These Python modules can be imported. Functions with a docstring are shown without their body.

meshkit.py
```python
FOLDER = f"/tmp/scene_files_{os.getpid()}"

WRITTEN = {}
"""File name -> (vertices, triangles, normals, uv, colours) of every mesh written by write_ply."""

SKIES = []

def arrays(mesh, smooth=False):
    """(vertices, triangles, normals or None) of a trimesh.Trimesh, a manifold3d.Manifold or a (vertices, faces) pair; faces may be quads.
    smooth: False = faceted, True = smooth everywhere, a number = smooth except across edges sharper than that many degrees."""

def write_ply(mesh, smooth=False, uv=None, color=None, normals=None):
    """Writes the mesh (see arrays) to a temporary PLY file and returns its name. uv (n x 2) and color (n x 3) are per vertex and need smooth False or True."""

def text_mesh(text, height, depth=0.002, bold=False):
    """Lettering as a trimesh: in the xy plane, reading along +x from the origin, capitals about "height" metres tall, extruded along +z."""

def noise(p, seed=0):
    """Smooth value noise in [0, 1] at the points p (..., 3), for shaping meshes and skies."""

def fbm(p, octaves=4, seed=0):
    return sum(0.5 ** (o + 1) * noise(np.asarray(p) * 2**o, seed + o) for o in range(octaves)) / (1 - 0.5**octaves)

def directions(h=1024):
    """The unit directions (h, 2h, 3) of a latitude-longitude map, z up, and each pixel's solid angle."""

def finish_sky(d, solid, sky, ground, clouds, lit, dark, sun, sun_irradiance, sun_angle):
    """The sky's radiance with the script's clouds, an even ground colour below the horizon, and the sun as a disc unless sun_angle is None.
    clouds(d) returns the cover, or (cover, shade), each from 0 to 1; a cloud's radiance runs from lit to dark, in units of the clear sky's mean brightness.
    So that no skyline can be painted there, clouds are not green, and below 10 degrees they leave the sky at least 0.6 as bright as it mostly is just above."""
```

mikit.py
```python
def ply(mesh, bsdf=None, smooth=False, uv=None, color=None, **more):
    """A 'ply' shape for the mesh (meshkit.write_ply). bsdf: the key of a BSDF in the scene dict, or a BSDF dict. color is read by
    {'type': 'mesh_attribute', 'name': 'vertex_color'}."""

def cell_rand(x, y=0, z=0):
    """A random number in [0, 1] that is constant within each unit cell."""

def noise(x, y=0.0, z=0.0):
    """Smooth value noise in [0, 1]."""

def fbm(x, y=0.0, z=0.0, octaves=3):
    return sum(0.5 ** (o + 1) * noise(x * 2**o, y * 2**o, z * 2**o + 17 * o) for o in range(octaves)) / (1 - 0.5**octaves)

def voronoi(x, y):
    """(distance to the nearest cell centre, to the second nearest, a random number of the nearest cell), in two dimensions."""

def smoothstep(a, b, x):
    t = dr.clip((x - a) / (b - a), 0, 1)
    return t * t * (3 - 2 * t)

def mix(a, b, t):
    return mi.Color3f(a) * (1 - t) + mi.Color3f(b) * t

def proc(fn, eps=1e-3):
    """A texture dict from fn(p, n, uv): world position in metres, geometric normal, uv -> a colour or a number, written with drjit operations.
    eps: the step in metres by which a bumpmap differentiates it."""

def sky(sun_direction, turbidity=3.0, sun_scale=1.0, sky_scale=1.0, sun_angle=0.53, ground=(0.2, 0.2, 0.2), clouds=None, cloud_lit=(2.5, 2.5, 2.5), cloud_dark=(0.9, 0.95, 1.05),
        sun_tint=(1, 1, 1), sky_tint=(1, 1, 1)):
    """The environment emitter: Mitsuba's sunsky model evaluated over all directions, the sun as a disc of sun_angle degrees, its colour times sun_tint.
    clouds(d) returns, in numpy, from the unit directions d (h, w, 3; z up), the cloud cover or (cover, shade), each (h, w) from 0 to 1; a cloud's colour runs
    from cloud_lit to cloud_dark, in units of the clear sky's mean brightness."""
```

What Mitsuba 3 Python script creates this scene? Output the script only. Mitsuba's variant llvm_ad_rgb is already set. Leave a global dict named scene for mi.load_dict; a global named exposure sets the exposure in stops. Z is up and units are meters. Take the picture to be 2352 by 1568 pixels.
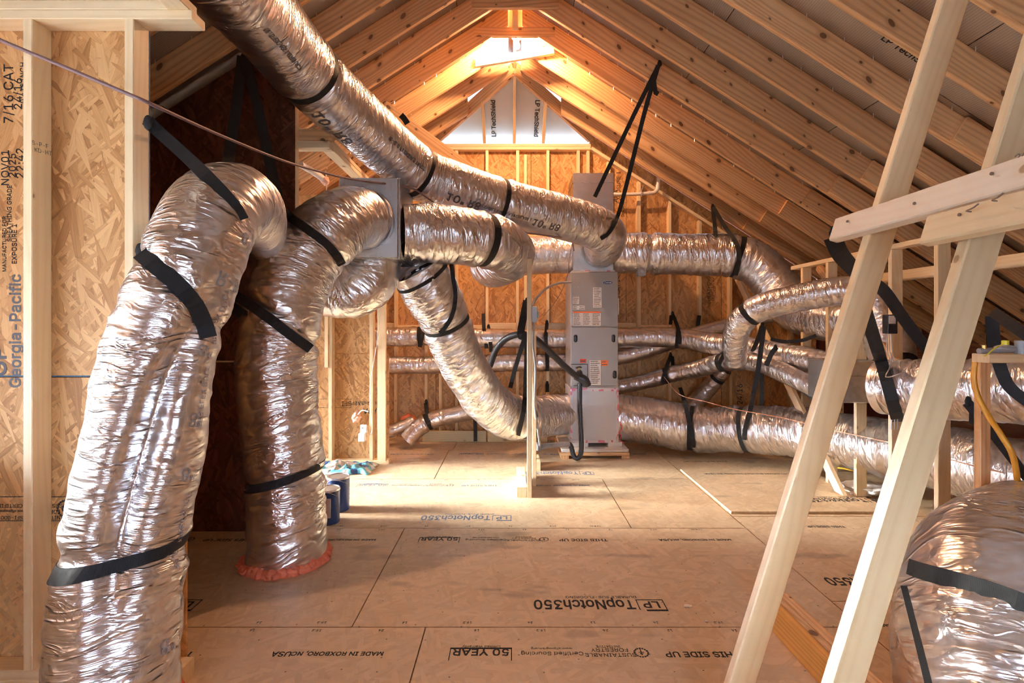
import math, random
import numpy as np, trimesh, drjit as dr, mitsuba as mi, mikit, meshkit
from mikit import noise, fbm, voronoi, cell_rand, smoothstep, mix, proc
rng = np.random.default_rng(7)
T = mi.ScalarTransform4f
scene, labels = {'type': 'scene'}, {}

# ------------------------------------------------------------------ camera, sky, exposure
F, CX, HY, EYE = 1169.0, 1176.0, 752.0, 1.457          # focal length and horizon in pixels of the 2352 x 1568 frame, eye height
scene['camera'] = {'type': 'perspective', 'fov': math.degrees(2 * math.atan(1176 / F)), 'fov_axis': 'x',
                   'principal_point_offset_y': (784 - HY) / 1568.0, 'near_clip': 0.05, 'far_clip': 200.0,
                   'to_world': T().look_at(origin=[0, 0, EYE], target=[0, 1, EYE], up=[0, 0, 1])}
exposure = 1.0
SKY, SUN = 95.0, 46.0
BULB = (2450.0, 1340.0, 720.0)
def overcast(d):
    c = 0.86 + 0.14 * meshkit.fbm(d * 3.0 + 5.0, 3)
    return np.clip(c, 0, 1), 0.35 * meshkit.fbm(d * 2.0 + 9.0, 3)
scene['sky'] = mikit.sky((-1.0, -0.02, 0.20), turbidity=5.0, sun_scale=SUN, sun_angle=20.0, sun_tint=(0.62, 1.0, 2.3), sky_scale=SKY, ground=(0.35, 0.34, 0.31), clouds=overcast,
                         cloud_lit=(1.5, 1.95, 2.7), cloud_dark=(1.05, 1.32, 1.78))

# ------------------------------------------------------------------ materials
def bsdf(key, d):
    scene[key] = d
def two(d):
    return {'type': 'twosided', 'bsdf': d}
def rgb(*c):
    return {'type': 'rgb', 'value': list(c)}
def plain(key, c, rough=0.5, metallic=0.0, spec=0.4):
    bsdf(key, two({'type': 'principled', 'base_color': rgb(*c), 'roughness': rough, 'metallic': metallic, 'specular': spec}))

def lumber(light, dark, knot, contrast, kdens):
    def fn(p, n, uv):
        u, v = uv.x, uv.y
        tone = cell_rand(dr.floor(u / 20), 3, 1)
        w = noise(u * 1.1, v * 7, 2) * 2.2
        ring = 0.5 + 0.5 * dr.sin(v * 190 + w * 9 + noise(u * 3.1, v * 22) * 2.4)
        fine = noise(u * 9, v * 420)
        g = dr.clip(0.55 * ring * ring + 0.3 * fine + 0.35 * fbm(u * 0.9, v * 12, 4), 0, 1)
        c = mix(light, dark, g * contrast) * (0.80 + 0.30 * tone)
        gu, gv = u / 0.37, v / 0.085
        iu, iv = dr.floor(gu), dr.floor(gv)
        on = cell_rand(iu, iv, 5) < kdens
        dx = (gu - iu - 0.3 - 0.4 * cell_rand(iu, iv, 6)) * 0.37
        dy = (gv - iv - 0.3 - 0.4 * cell_rand(iu, iv, 7)) * 0.085
        rad = 0.005 + 0.016 * dr.power(cell_rand(iu, iv, 8), 1.5)
        d = dr.sqrt(dx * dx * 0.55 + dy * dy) / rad
        halo = dr.select(on, 1 - smoothstep(1.0, 2.6, d), 0)
        core = dr.select(on, 1 - smoothstep(0.75, 1.1, d), 0)
        c = mix(c, mi.Color3f(dark) * 0.8, halo * 0.5)
        return mix(c, knot, core * 0.85)
    return fn
def wood_bsdf(key, *a):
    bsdf(key, two({'type': 'principled', 'base_color': proc(lumber(*a)), 'roughness': 0.55, 'specular': 0.3}))
wood_bsdf('pine', (0.79, 0.50, 0.255), (0.52, 0.275, 0.112), (0.10, 0.038, 0.016), 0.95, 0.45)
wood_bsdf('spruce', (0.87, 0.69, 0.43), (0.75, 0.55, 0.30), (0.33, 0.18, 0.08), 0.6, 0.16)
wood_bsdf('spruce_lit', (0.90, 0.79, 0.62), (0.82, 0.68, 0.49), (0.34, 0.20, 0.10), 0.5, 0.10)  # lighter spruce copy: window light on the upper crosspiece painted into the colour
wood_bsdf('orange_wood', (0.80, 0.42, 0.10), (0.62, 0.26, 0.06), (0.20, 0.08, 0.02), 0.95, 0.15)
wood_bsdf('treated', (0.62, 0.52, 0.30), (0.50, 0.38, 0.19), (0.3, 0.18, 0.08), 0.8, 0.2)

def osb(light, mid, dark, amount):
    def fn(p, n, uv):
        u, v = uv.x, uv.y
        best, col = mi.Float(-1), mi.Float(0)
        for k, (a, su, sv) in enumerate(((1.45, 4.2, 30), (1.15, 6, 40), (1.9, 5, 34), (0.75, 8, 54), (2.4, 9, 60))):
            ca, sa = math.cos(a), math.sin(a)
            x, y = u * ca - v * sa, u * sa + v * ca
            x = x + 0.05 * noise(x * 3, y * 9, k)
            d1, d2, r = voronoi(x * su + 7 * k, y * sv + 13 * k)
            strand = noise(x * 14, y * 380, k)
            edge = smoothstep(0.0, 0.12, d2 - d1)
            pick = r > best
            col = dr.select(pick, (0.25 + 0.75 * cell_rand(r * 9173, k, 4)) * (0.72 + 0.28 * edge) + 0.22 * (strand - 0.5), col)
            best = dr.maximum(best, r)
        col = dr.clip(0.5 + (col - 0.55) * amount + 0.25 * (fbm(u * 2.2, v * 2.2, 1) - 0.5), 0, 1)
        return dr.select(col < 0.45, mix(dark, mid, col / 0.45), mix(mid, light, (col - 0.45) / 0.55))
    return fn
bsdf('osb', two({'type': 'principled', 'base_color': proc(osb((0.66, 0.40, 0.18), (0.46, 0.24, 0.09), (0.24, 0.095, 0.03), 0.95)), 'roughness': 0.6, 'specular': 0.25}))
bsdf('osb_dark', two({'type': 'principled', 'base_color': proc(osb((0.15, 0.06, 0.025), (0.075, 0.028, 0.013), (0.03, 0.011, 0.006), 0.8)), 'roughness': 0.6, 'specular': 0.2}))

def subfloor(p, n, uv):
    u, v = p.x, p.y
    best, col = mi.Float(-1), mi.Float(0)
    for k, (a, su, sv) in enumerate(((0.1, 7, 40), (1.3, 9, 44), (-0.7, 8, 40))):
        ca, sa = math.cos(a), math.sin(a)
        x, y = u * ca - v * sa, u * sa + v * ca
        d1, d2, r = voronoi(x * su + 7 * k, y * sv + 13 * k)
        pick = r > best
        col = dr.select(pick, cell_rand(r * 7919, k, 4) * 0.7 + 0.3 * noise(x * 12, y * 300), col)
        best = dr.maximum(best, r)
    c = mix((0.45, 0.305, 0.172), (0.66, 0.50, 0.33), dr.clip(0.5 + (col - 0.5) * 0.55 + 0.9 * (fbm(u * 1.7, v * 1.7, 3) - 0.5), 0, 1))
    sm = smoothstep(0.70, 0.86, fbm(u * 3.1 + 4, v * 8.3, 8)) * 0.4
    c = mix(c, (0.17, 0.11, 0.07), sm)
    iu, iv = dr.floor(u / 0.11), dr.floor(v / 0.11)
    dx = u / 0.11 - iu - 0.2 - 0.6 * cell_rand(iu, iv, 21)
    dy = v / 0.11 - iv - 0.2 - 0.6 * cell_rand(iu, iv, 22)
    spot = dr.select(cell_rand(iu, iv, 23) < 0.30, 1 - smoothstep(0.02, 0.05, dr.sqrt(dx * dx + dy * dy)), 0)
    return mix(c, (0.06, 0.04, 0.03), spot * 0.8)
bsdf('subfloor', two({'type': 'principled', 'base_color': proc(subfloor), 'roughness': 0.5, 'specular': 0.35}))

def crinkle(p, n, uv):
    s, a = uv.x, uv.y
    w = noise(s * 7, a * 5, 3)
    w2 = noise(s * 23, a * 14, 6)
    rough = smoothstep(0.25, 0.65, fbm(s * 5, a * 5, 7))
    def ridge(x, k):
        return dr.maximum(0, 1 - dr.abs(x - 0.5) * k)
    h = 0.0028 * noise(s * 34 + a * 5, a * 8 + w * 2, 1)                # soft pleats around the duct
    h = h + 0.0016 * ridge(noise(s * 42 + w * 4 - a * 6, a * 10 + w * 3, 2), 5)
    h = h + (0.0011 * ridge(noise(s * 88 + w2 * 3 + a * 7, a * 11 + w2 * 2, 5), 4) + 0.0006 * ridge(noise(s * 165 - a * 14, a * 26 + w2 * 3, 9), 4)) * (0.25 + 0.75 * rough)
    return h
def foil(key, alpha, refl, scale):
    bsdf(key, two({'type': 'bumpmap', 'scale': scale, 'arbitrary': proc(crinkle, eps=8e-4),
                   'bsdf': {'type': 'roughconductor', 'material': 'Al', 'alpha': alpha, 'distribution': 'ggx', 'specular_reflectance': rgb(*refl)}}))
foil('foil', 0.085, (0.97, 0.98, 1.0), 2.0)
foil('foil_smooth', 0.10, (0.97, 0.98, 1.0), 0.9)
def barrier(p, n, uv):
    dust = fbm(uv.x * 3, uv.y * 3, 4)
    dots = smoothstep(0.75, 0.95, dr.sin(uv.x * 420) * 0.5 + 0.5)
    return mix((0.74, 0.72, 0.71), (0.46, 0.43, 0.415), dr.clip(dust * 1.1, 0, 1)) * (1 - 0.25 * dots)
bsdf('barrier_clean', two({'type': 'roughconductor', 'material': 'Al', 'alpha': 0.42, 'specular_reflectance': rgb(0.55, 0.57, 0.55)}))
bsdf('barrier', two({'type': 'roughconductor', 'material': 'Al', 'alpha': 0.4, 'specular_reflectance': proc(barrier)}))
def galv(p, n, uv):
    d1, d2, r = voronoi(p.x * 30 + p.y * 11, p.z * 30 + p.y * 17)
    return mix((0.52, 0.54, 0.55), (0.64, 0.65, 0.66), r)
bsdf('galvanized', two({'type': 'roughconductor', 'material': 'Al', 'alpha': 0.27, 'specular_reflectance': proc(galv)}))
plain('ahu_paint', (0.33, 0.305, 0.28), 0.35, 0.0, 0.5)
plain('board_white', (0.62, 0.63, 0.65), 0.4)
def tape(p, n, uv):
    r = smoothstep(0.62, 0.72, noise(p.x * 28 + p.y * 9, p.z * 28))
    return mix((0.72, 0.70, 0.72), (0.60, 0.06, 0.16), r * 0.8)
bsdf('tape', two({'type': 'principled', 'base_color': proc(tape), 'roughness': 0.35}))
def webbing(p, n, uv):
    return mi.Color3f(0.012) + 0.012 * smoothstep(0.3, 0.9, 0.5 + 0.5 * dr.sin(uv.x * 1500))
bsdf('black_strap', two({'type': 'principled', 'base_color': proc(webbing), 'roughness': 0.6, 'specular': 0.15}))
plain('black_rubber', (0.012, 0.013, 0.016), 0.38, 0, 0.55)
plain('black_plastic', (0.012, 0.012, 0.013), 0.35)
plain('ink', (0.025, 0.024, 0.027), 0.7, 0, 0.1)
plain('ink_grey', (0.10, 0.10, 0.11), 0.6, 0, 0.2)
plain('ink_faint', (0.30, 0.30, 0.31), 0.5, 0, 0.3)
plain('ink_blue', (0.10, 0.12, 0.17), 0.7, 0, 0.1)
plain('white_plastic', (0.80, 0.79, 0.76), 0.35)
plain('pvc', (0.80, 0.76, 0.70), 0.35)
plain('paper', (0.80, 0.79, 0.77), 0.6)
plain('orange_sticker', (0.85, 0.16, 0.02), 0.5)
plain('red_sticker', (0.65, 0.07, 0.02), 0.5)
plain('badge_blue', (0.012, 0.03, 0.12), 0.3)
plain('silver', (0.72, 0.73, 0.74), 0.3, 0.9)
plain('nail_steel', (0.25, 0.22, 0.20), 0.4, 0.9)
plain('nail_bright', (0.75, 0.75, 0.75), 0.3, 0.8)
plain('grey_pipe', (0.34, 0.36, 0.39), 0.4)
plain('grey_box', (0.40, 0.43, 0.45), 0.45)
plain('conduit', (0.42, 0.40, 0.40), 0.4)
plain('wire_mauve', (0.20, 0.12, 0.12), 0.5)
plain('wire_white', (0.78, 0.78, 0.78), 0.4)
plain('red_wire', (0.65, 0.03, 0.03), 0.4)
plain('gas_yellow', (0.72, 0.33, 0.03), 0.4)
plain('yellow_cap', (0.75, 0.68, 0.04), 0.4)
plain('brass', (0.60, 0.38, 0.10), 0.3, 1.0)
plain('pail_blue', (0.012, 0.035, 0.12), 0.3)
plain('seam', (0.10, 0.03, 0.022), 0.8)
plain('blue_line', (0.03, 0.10, 0.18), 0.7)
def foamfn(p, n, uv):
    return mix((0.75, 0.20, 0.09), (0.55, 0.10, 0.04), fbm(p.x * 40, p.y * 40, p.z * 40))
bsdf('foam', two({'type': 'principled', 'base_color': proc(foamfn), 'roughness': 0.7}))
plain('foam_pale', (0.85, 0.50, 0.36), 0.7)
plain('insulation_white', (0.80, 0.85, 0.88), 0.8)
def bagfn(p, n, uv):
    s = noise(p.x * 14 + 3, p.y * 20, 2)
    c = mix((0.66, 0.66, 0.62), (0.12, 0.42, 0.52), smoothstep(0.42, 0.52, s))
    return mix(c, (0.02, 0.06, 0.16), smoothstep(0.68, 0.72, s))
bsdf('bag', two({'type': 'principled', 'base_color': proc(bagfn), 'roughness': 0.3, 'specular': 0.6}))

# ------------------------------------------------------------------ helpers
def P(px, py, D):
    """A point of the place at depth D whose direction was measured in the photograph."""
    return np.array([(px - CX) / F * D, D, EYE - (py - HY) / F * D])
used = {}
def numbered(key):
    k = used.get(key, -1) + 1
    used[key] = k
    return key if k == 0 else f'{key}_{k:03d}'
def thing(name, label, cat, group=None, kind=None):
    key = numbered(name)
    labels[key] = {'label': label, 'category': cat}
    if group: labels[key]['group'] = group
    if kind: labels[key]['kind'] = kind
    return key
def struct(name, label=None):
    key = numbered(name)
    labels[key] = {'kind': 'structure'}
    if label: labels[key]['label'] = label
    return key
def part(parent, name, shape, label=None, kind=None):
    key = numbered(f'{parent}__{name}')
    scene[key] = shape
    if label or kind:
        labels[key] = {}
        if label: labels[key]['label'] = label
        if kind: labels[key]['kind'] = kind
    return key
def unit(v):
    v = np.asarray(v, float)
    return v / max(np.linalg.norm(v), 1e-12)
tones = iter(range(1, 100000))
def board(p0, p1, w, t, up=(0, 0, 1), mat='spruce', ch=0.003, cut0=None, cut1=None):
    """Sawn lumber from p0 to p1: w along up, t across, small chamfers along its edges. cut0, cut1: plane normals of the end cuts."""
    p0, p1 = np.asarray(p0, float), np.asarray(p1, float)
    a = unit(p1 - p0)
    b = unit(np.asarray(up, float) - np.dot(up, a) * a)
    c = np.cross(a, b)
    h, k = w / 2, t / 2
    prof = [(-h + ch, -k), (h - ch, -k), (h, -k + ch), (h, k - ch), (h - ch, k), (-h + ch, k), (-h, k - ch), (-h, -k + ch)]
    L, off = np.linalg.norm(p1 - p0), 20 * next(tones) + 3 + 12 * rng.random()
    vs, fs, uv = [], [], []
    per, vofs = 0.0, rng.random() * 3
    def end(q, base, nrm):
        x = b * q[0] + c * q[1]
        if nrm is not None:
            nn = unit(nrm)
            x = x - a * (np.dot(x, nn) / np.dot(a, nn))
        return base + x
    for i in range(8):
        q0, q1 = prof[i], prof[(i + 1) % 8]
        l = math.hypot(q1[0] - q0[0], q1[1] - q0[1])
        n = len(vs)
        vs += [end(q0, p0, cut0), end(q1, p0, cut0), end(q1, p1, cut1), end(q0, p1, cut1)]
        uv += [(off, vofs + per), (off, vofs + per + l), (off + L, vofs + per + l), (off + L, vofs + per)]
        fs += [(n, n + 1, n + 2), (n, n + 2, n + 3)]
        per += l
    for base, cut, flip in ((p0, cut0, True), (p1, cut1, False)):
        n = len(vs)
        for q in prof:
            vs.append(end(q, base, cut)); uv.append((off + q[0] * 0.3, vofs + 0.5 + q[1]))
        for i in range(1, 7):
            f = (n, n + i, n + i + 1)
            fs.append(f[::-1] if flip else f)
    return mikit.ply((np.array(vs), np.array(fs)), mat, False, uv=np.array(uv))
def quadprism(poly, origin, ex, ey, thick, mat, tex=1.0):
    """A sheet: the polygon poly (in metres along ex, ey from origin), extruded by thick against ex x ey; uv in metres."""
    from shapely.geometry import Polygon
    pg = Polygon(poly)
    m = trimesh.creation.extrude_polygon(pg, thick, engine='earcut')
    v, f = m.vertices, m.faces
    v2 = v[f].reshape(-1, 3); f2 = np.arange(len(v2)).reshape(-1, 3)
    ex, ey = unit(ex), unit(ey); ez = np.cross(ex, ey)
    o = np.asarray(origin, float)
    w = o + v2[:, :1] * ex + v2[:, 1:2] * ey - v2[:, 2:3] * ez
    f2 = f2[:, ::-1]
    r = rng.random(2) * 40
    return mikit.ply((w, f2), mat, False, uv=v2[:, :2] + (v2[:, 2:3] * 0.5) + r)
def bx(lo, hi, mat, r=0.0):
    lo, hi = np.asarray(lo, float), np.asarray(hi, float)
    m = trimesh.creation.box(extents=hi - lo)
    if r > 0:
        import manifold3d as m3
        e = (hi - lo) / 2 - r
        pts = []
        for sx in (-1, 1):
            for sy in (-1, 1):
                for sz in (-1, 1):
                    for ax in range(3):
                        d = np.array([sx * e[0], sy * e[1], sz * e[2]])
                        d[ax] += (sx, sy, sz)[ax] * r
                        pts.append(d)
        m = trimesh.convex.convex_hull(np.array(pts))
    m.apply_translation((lo + hi) / 2)
    return mikit.ply(m, mat, False)
def spline(pts, step):
    """Catmull-Rom through rows (x, y, z, r), resampled at even arc length."""
    p = np.asarray(pts, float)
    q = np.vstack([2 * p[0] - p[1], p, 2 * p[-1] - p[-2]])
    out = []
    for i in range(1, len(q) - 2):
        a, b, c, d = q[i - 1], q[i], q[i + 1], q[i + 2]
        t = np.linspace(0, 1, 24, endpoint=False)[:, None]
        out.append(0.5 * (2 * b + (c - a) * t + (2 * a - 5 * b + 4 * c - d) * t ** 2 + (3 * b - a - 3 * c + d) * t ** 3))
    out = np.vstack(out + [p[-1:]])
    s = np.concatenate([[0], np.cumsum(np.linalg.norm(np.diff(out[:, :3], axis=0), axis=1))])
    n = max(3, int(round(s[-1] / step)) + 1)
    t = np.linspace(0, s[-1], n)
    return np.stack([np.interp(t, s, out[:, k]) for k in range(out.shape[1])], 1), t
def frames(c, n0):
    tg = np.gradient(c, axis=0)
    tg /= np.linalg.norm(tg, axis=1, keepdims=True)
    N = np.zeros_like(c); v = np.asarray(n0, float)
    for i in range(len(c)):
        v = unit(v - np.dot(v, tg[i]) * tg[i]); N[i] = v
    return tg, N, np.cross(tg, N)
def grid_mesh(v, closed=True):
    """v: (rings, columns, 3) with the last column repeating the first."""
    R, C = v.shape[:2]
    i, j = np.meshgrid(np.arange(R - 1), np.arange(C - 1), indexing='ij')
    a = i * C + j
    f = np.stack([np.stack([a, a + 1, a + C + 1], -1), np.stack([a, a + C + 1, a + C], -1)], 2).reshape(-1, 3)
    return v.reshape(-1, 3), f
def tube(pts, mat, r=None, step=0.02, n=10, ply=True, caps=True):
    """A smooth pipe, wire or hose through the points."""
    p = np.array([np.append(np.asarray(q[:3], float), r if r is not None else q[3]) for q in pts])
    c, s = spline(p, step)
    tg, N, B = frames(c[:, :3], (0.31, 0.17, 0.93))
    th = np.linspace(0, 2 * math.pi, n + 1)
    ring = N[:, None] * np.cos(th)[None, :, None] + B[:, None] * np.sin(th)[None, :, None]
    v = c[:, None, :3] + ring * c[:, 3][:, None, None]
    if caps:
        v = np.concatenate([c[None, :1, :3].repeat(n + 1, 1) * 1.0, v, c[None, -1:, :3].repeat(n + 1, 1)], 0)
        s = np.concatenate([[s[0] - 0.005], s, [s[-1] + 0.005]])
    vv, f = grid_mesh(v)
    if not ply: return vv, f
    m = trimesh.Trimesh(vv, f, process=True)
    return mikit.ply(m, mat, 50)
DUCTS = []
class Duct: pass
def duct(name, label, pts, mat='foil', step=0.012, n=56, amp=0.007, pinch=(), collar=(), group=None, seed=0, fold=0.0, cat='duct'):
    """Flexible insulated duct: rows (px, py, D, radius)."""
    d = Duct()
    rows = np.array([np.append(P(*q[:3]), q[3]) for q in pts])
    c, s = spline(rows, step)
    d.c, d.s, d.r = c[:, :3], s, c[:, 3].copy()
    mid = d.c[len(d.c) // 3] - np.array([0, 0, EYE])
    d.t, d.N, d.B = frames(d.c, mid)
    th = np.linspace(0, 2 * math.pi, n + 1)
    R = d.r[:, None] * np.ones(n + 1)
    S = s[:, None] + 0 * th
    k = d.r[:, None] / 0.11
    co, si = np.cos(th)[None], np.sin(th)[None]
    sd = seed * 7.3
    slant = 0.25 * np.sin(th)[None] * d.r[:, None]
    def nz(fs, fa, o):
        return meshkit.noise(np.stack([(S + slant) * fs + sd + o, k * co * fa + 40 + 0 * S, k * si * fa + 40 + 0 * S], -1), seed + o)
    w1 = 1 - 2 * np.abs(nz(16, 0.55, 1) - 0.5)
    w2 = 1 - 2 * np.abs(nz(34, 1.0, 2) - 0.5)
    w3 = nz(5, 0.5, 3) - 0.5
    w4 = nz(60, 2.2, 4) - 0.5
    rel = nz(3, 0.6, 5)
    disp = amp * (1.1 * (w1 - 0.6) * (0.35 + rel) + 0.7 * (w2 - 0.6) * (0.3 + rel) + 1.6 * w3 + 0.35 * w4)
    if fold:
        disp = disp - fold * d.r[:, None] * np.exp(-((((th[None] - math.pi - 0.35 + 0.5 * np.sin(s[:, None] * 2.2) + math.pi) % (2 * math.pi)) - math.pi) / 0.27) ** 2) * np.exp(-((s[:, None] - 1.05) / 0.50) ** 2)
    d.pin = []
    damp = np.ones_like(R)
    for px, py, *tl in pinch:
        i = d_near(d, px, py)
        tl = tl[0] if tl else 0.0
        ds = S - s[i] - tl * d.r[i] * np.sin(th)[None]
        g = np.exp(-(ds / 0.035) ** 2)
        R = R * (1 - 0.075 * g) * (1 + 0.03 * np.exp(-((np.abs(ds) - 0.075) / 0.04) ** 2))
        damp = damp * (1 - 0.8 * np.exp(-(ds / 0.03) ** 2))
    R = R + disp * damp
    d.R, d.th = R, th
    ring = d.N[:, None] * co[..., None] + d.B[:, None] * si[..., None]
    v = d.c[:, None] + ring * R[..., None]
    vv, f = grid_mesh(v)
    d.v = vv
    uv = np.stack([S, th[None] * d.r.mean() + 0 * S], -1).reshape(-1, 2) + [seed * 3.7, 0]
    d.key = thing(name, label, cat, group)
    part(d.key, 'jacket', mikit.ply((vv, f), mat, True, uv=uv))
    for which in collar:                                           # taped collar where the duct meets sheet metal
        i = 0 if which == 0 else len(s) - 1
        j = min(len(s) - 1, 5) if which == 0 else max(0, len(s) - 6)
        a, b = sorted((i, j))
        rr = (d.r[a:b + 1] + 0.012)[:, None, None]
        v = d.c[a:b + 1, None] + ring[a:b + 1] * rr
        part(d.key, 'collar', mikit.ply(grid_mesh(v), 'foil_smooth', True, uv=np.stack([S[a:b + 1], th[None] * 0.2 + 0 * S[a:b + 1]], -1).reshape(-1, 2)), 'foil taped collar')
    DUCTS.append(d)
    return d
def proj(p):
    p = np.asarray(p, float)
    return np.stack([CX + p[..., 0] / p[..., 1] * F, HY - (p[..., 2] - EYE) / p[..., 1] * F], -1)
def d_near(d, px, py):
    q = proj(d.c)
    return int(np.argmin(np.hypot(q[:, 0] - px, q[:, 1] - py)))
def facing(d, i):
    v = unit(np.array([0, 0, EYE]) - d.c[i])
    return math.atan2(np.dot(v, d.B[i]), np.dot(v, d.N[i]))
def surf(d, s, th, off):
    """Points on the duct's surface at arc lengths s and angles th."""
    s = np.clip(s, d.s[0], d.s[-1])
    x = np.interp(s, d.s, np.arange(len(d.s)))
    i = np.clip(np.floor(x).astype(int), 0, len(d.s) - 2); w = (x - i)[..., None]
    c = d.c[i] * (1 - w) + d.c[i + 1] * w
    N = d.N[i] * (1 - w) + d.N[i + 1] * w
    B = d.B[i] * (1 - w) + d.B[i + 1] * w
    tt = (th % (2 * math.pi)) / (2 * math.pi) * (len(d.th) - 1)
    j = np.clip(np.floor(tt).astype(int), 0, len(d.th) - 2); u = tt - j
    R = (d.R[i, j] * (1 - u) + d.R[i, j + 1] * u) * (1 - w[..., 0]) + (d.R[i + 1, j] * (1 - u) + d.R[i + 1, j + 1] * u) * w[..., 0]
    return c + (N * np.cos(th)[..., None] + B * np.sin(th)[..., None]) * (R + off)[..., None]
def band_mesh(d, px, py, width=0.045, tilt=0.0, a0=0.0, a1=2 * math.pi):
    i = d_near(d, px, py)
    n = 64
    th = np.linspace(a0, a1, n + 1)
    s0 = d.s[i] + tilt * d.r[i] * np.sin(th)
    rows = []
    for o, h in ((-0.5, 0.0015), (-0.5, 0.0055), (0.5, 0.0055), (0.5, 0.0015)):
        rows.append(surf(d, s0 + o * width, th, h + 0.0 * th))
    base = np.max([np.linalg.norm(r - np.stack([np.interp(s0, d.s, d.c[:, k]) for k in range(3)], -1), axis=-1) for r in rows], 0)
    v = np.stack(rows, 0)
    ker = np.ones(5) / 5                                            # webbing spans the small wrinkles
    for q in range(4):
        for k in range(3):
            z = np.concatenate([v[q, -6:-1, k], v[q, :, k], v[q, 1:6, k]]) if a1 - a0 > 6 else np.pad(v[q, :, k], 5, mode='edge')
            v[q, :, k] = np.convolve(z, ker, 'same')[5:-5]
    v = np.concatenate([v, v[:1]], 0)
    vv, f = grid_mesh(np.transpose(v, (1, 0, 2)))
    uv = np.stack([np.repeat(th * d.r[i], 5), np.tile([0, 0.005, 0.05, 0.055, 0.06], n + 1)], -1)
    return vv, f, uv
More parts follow.
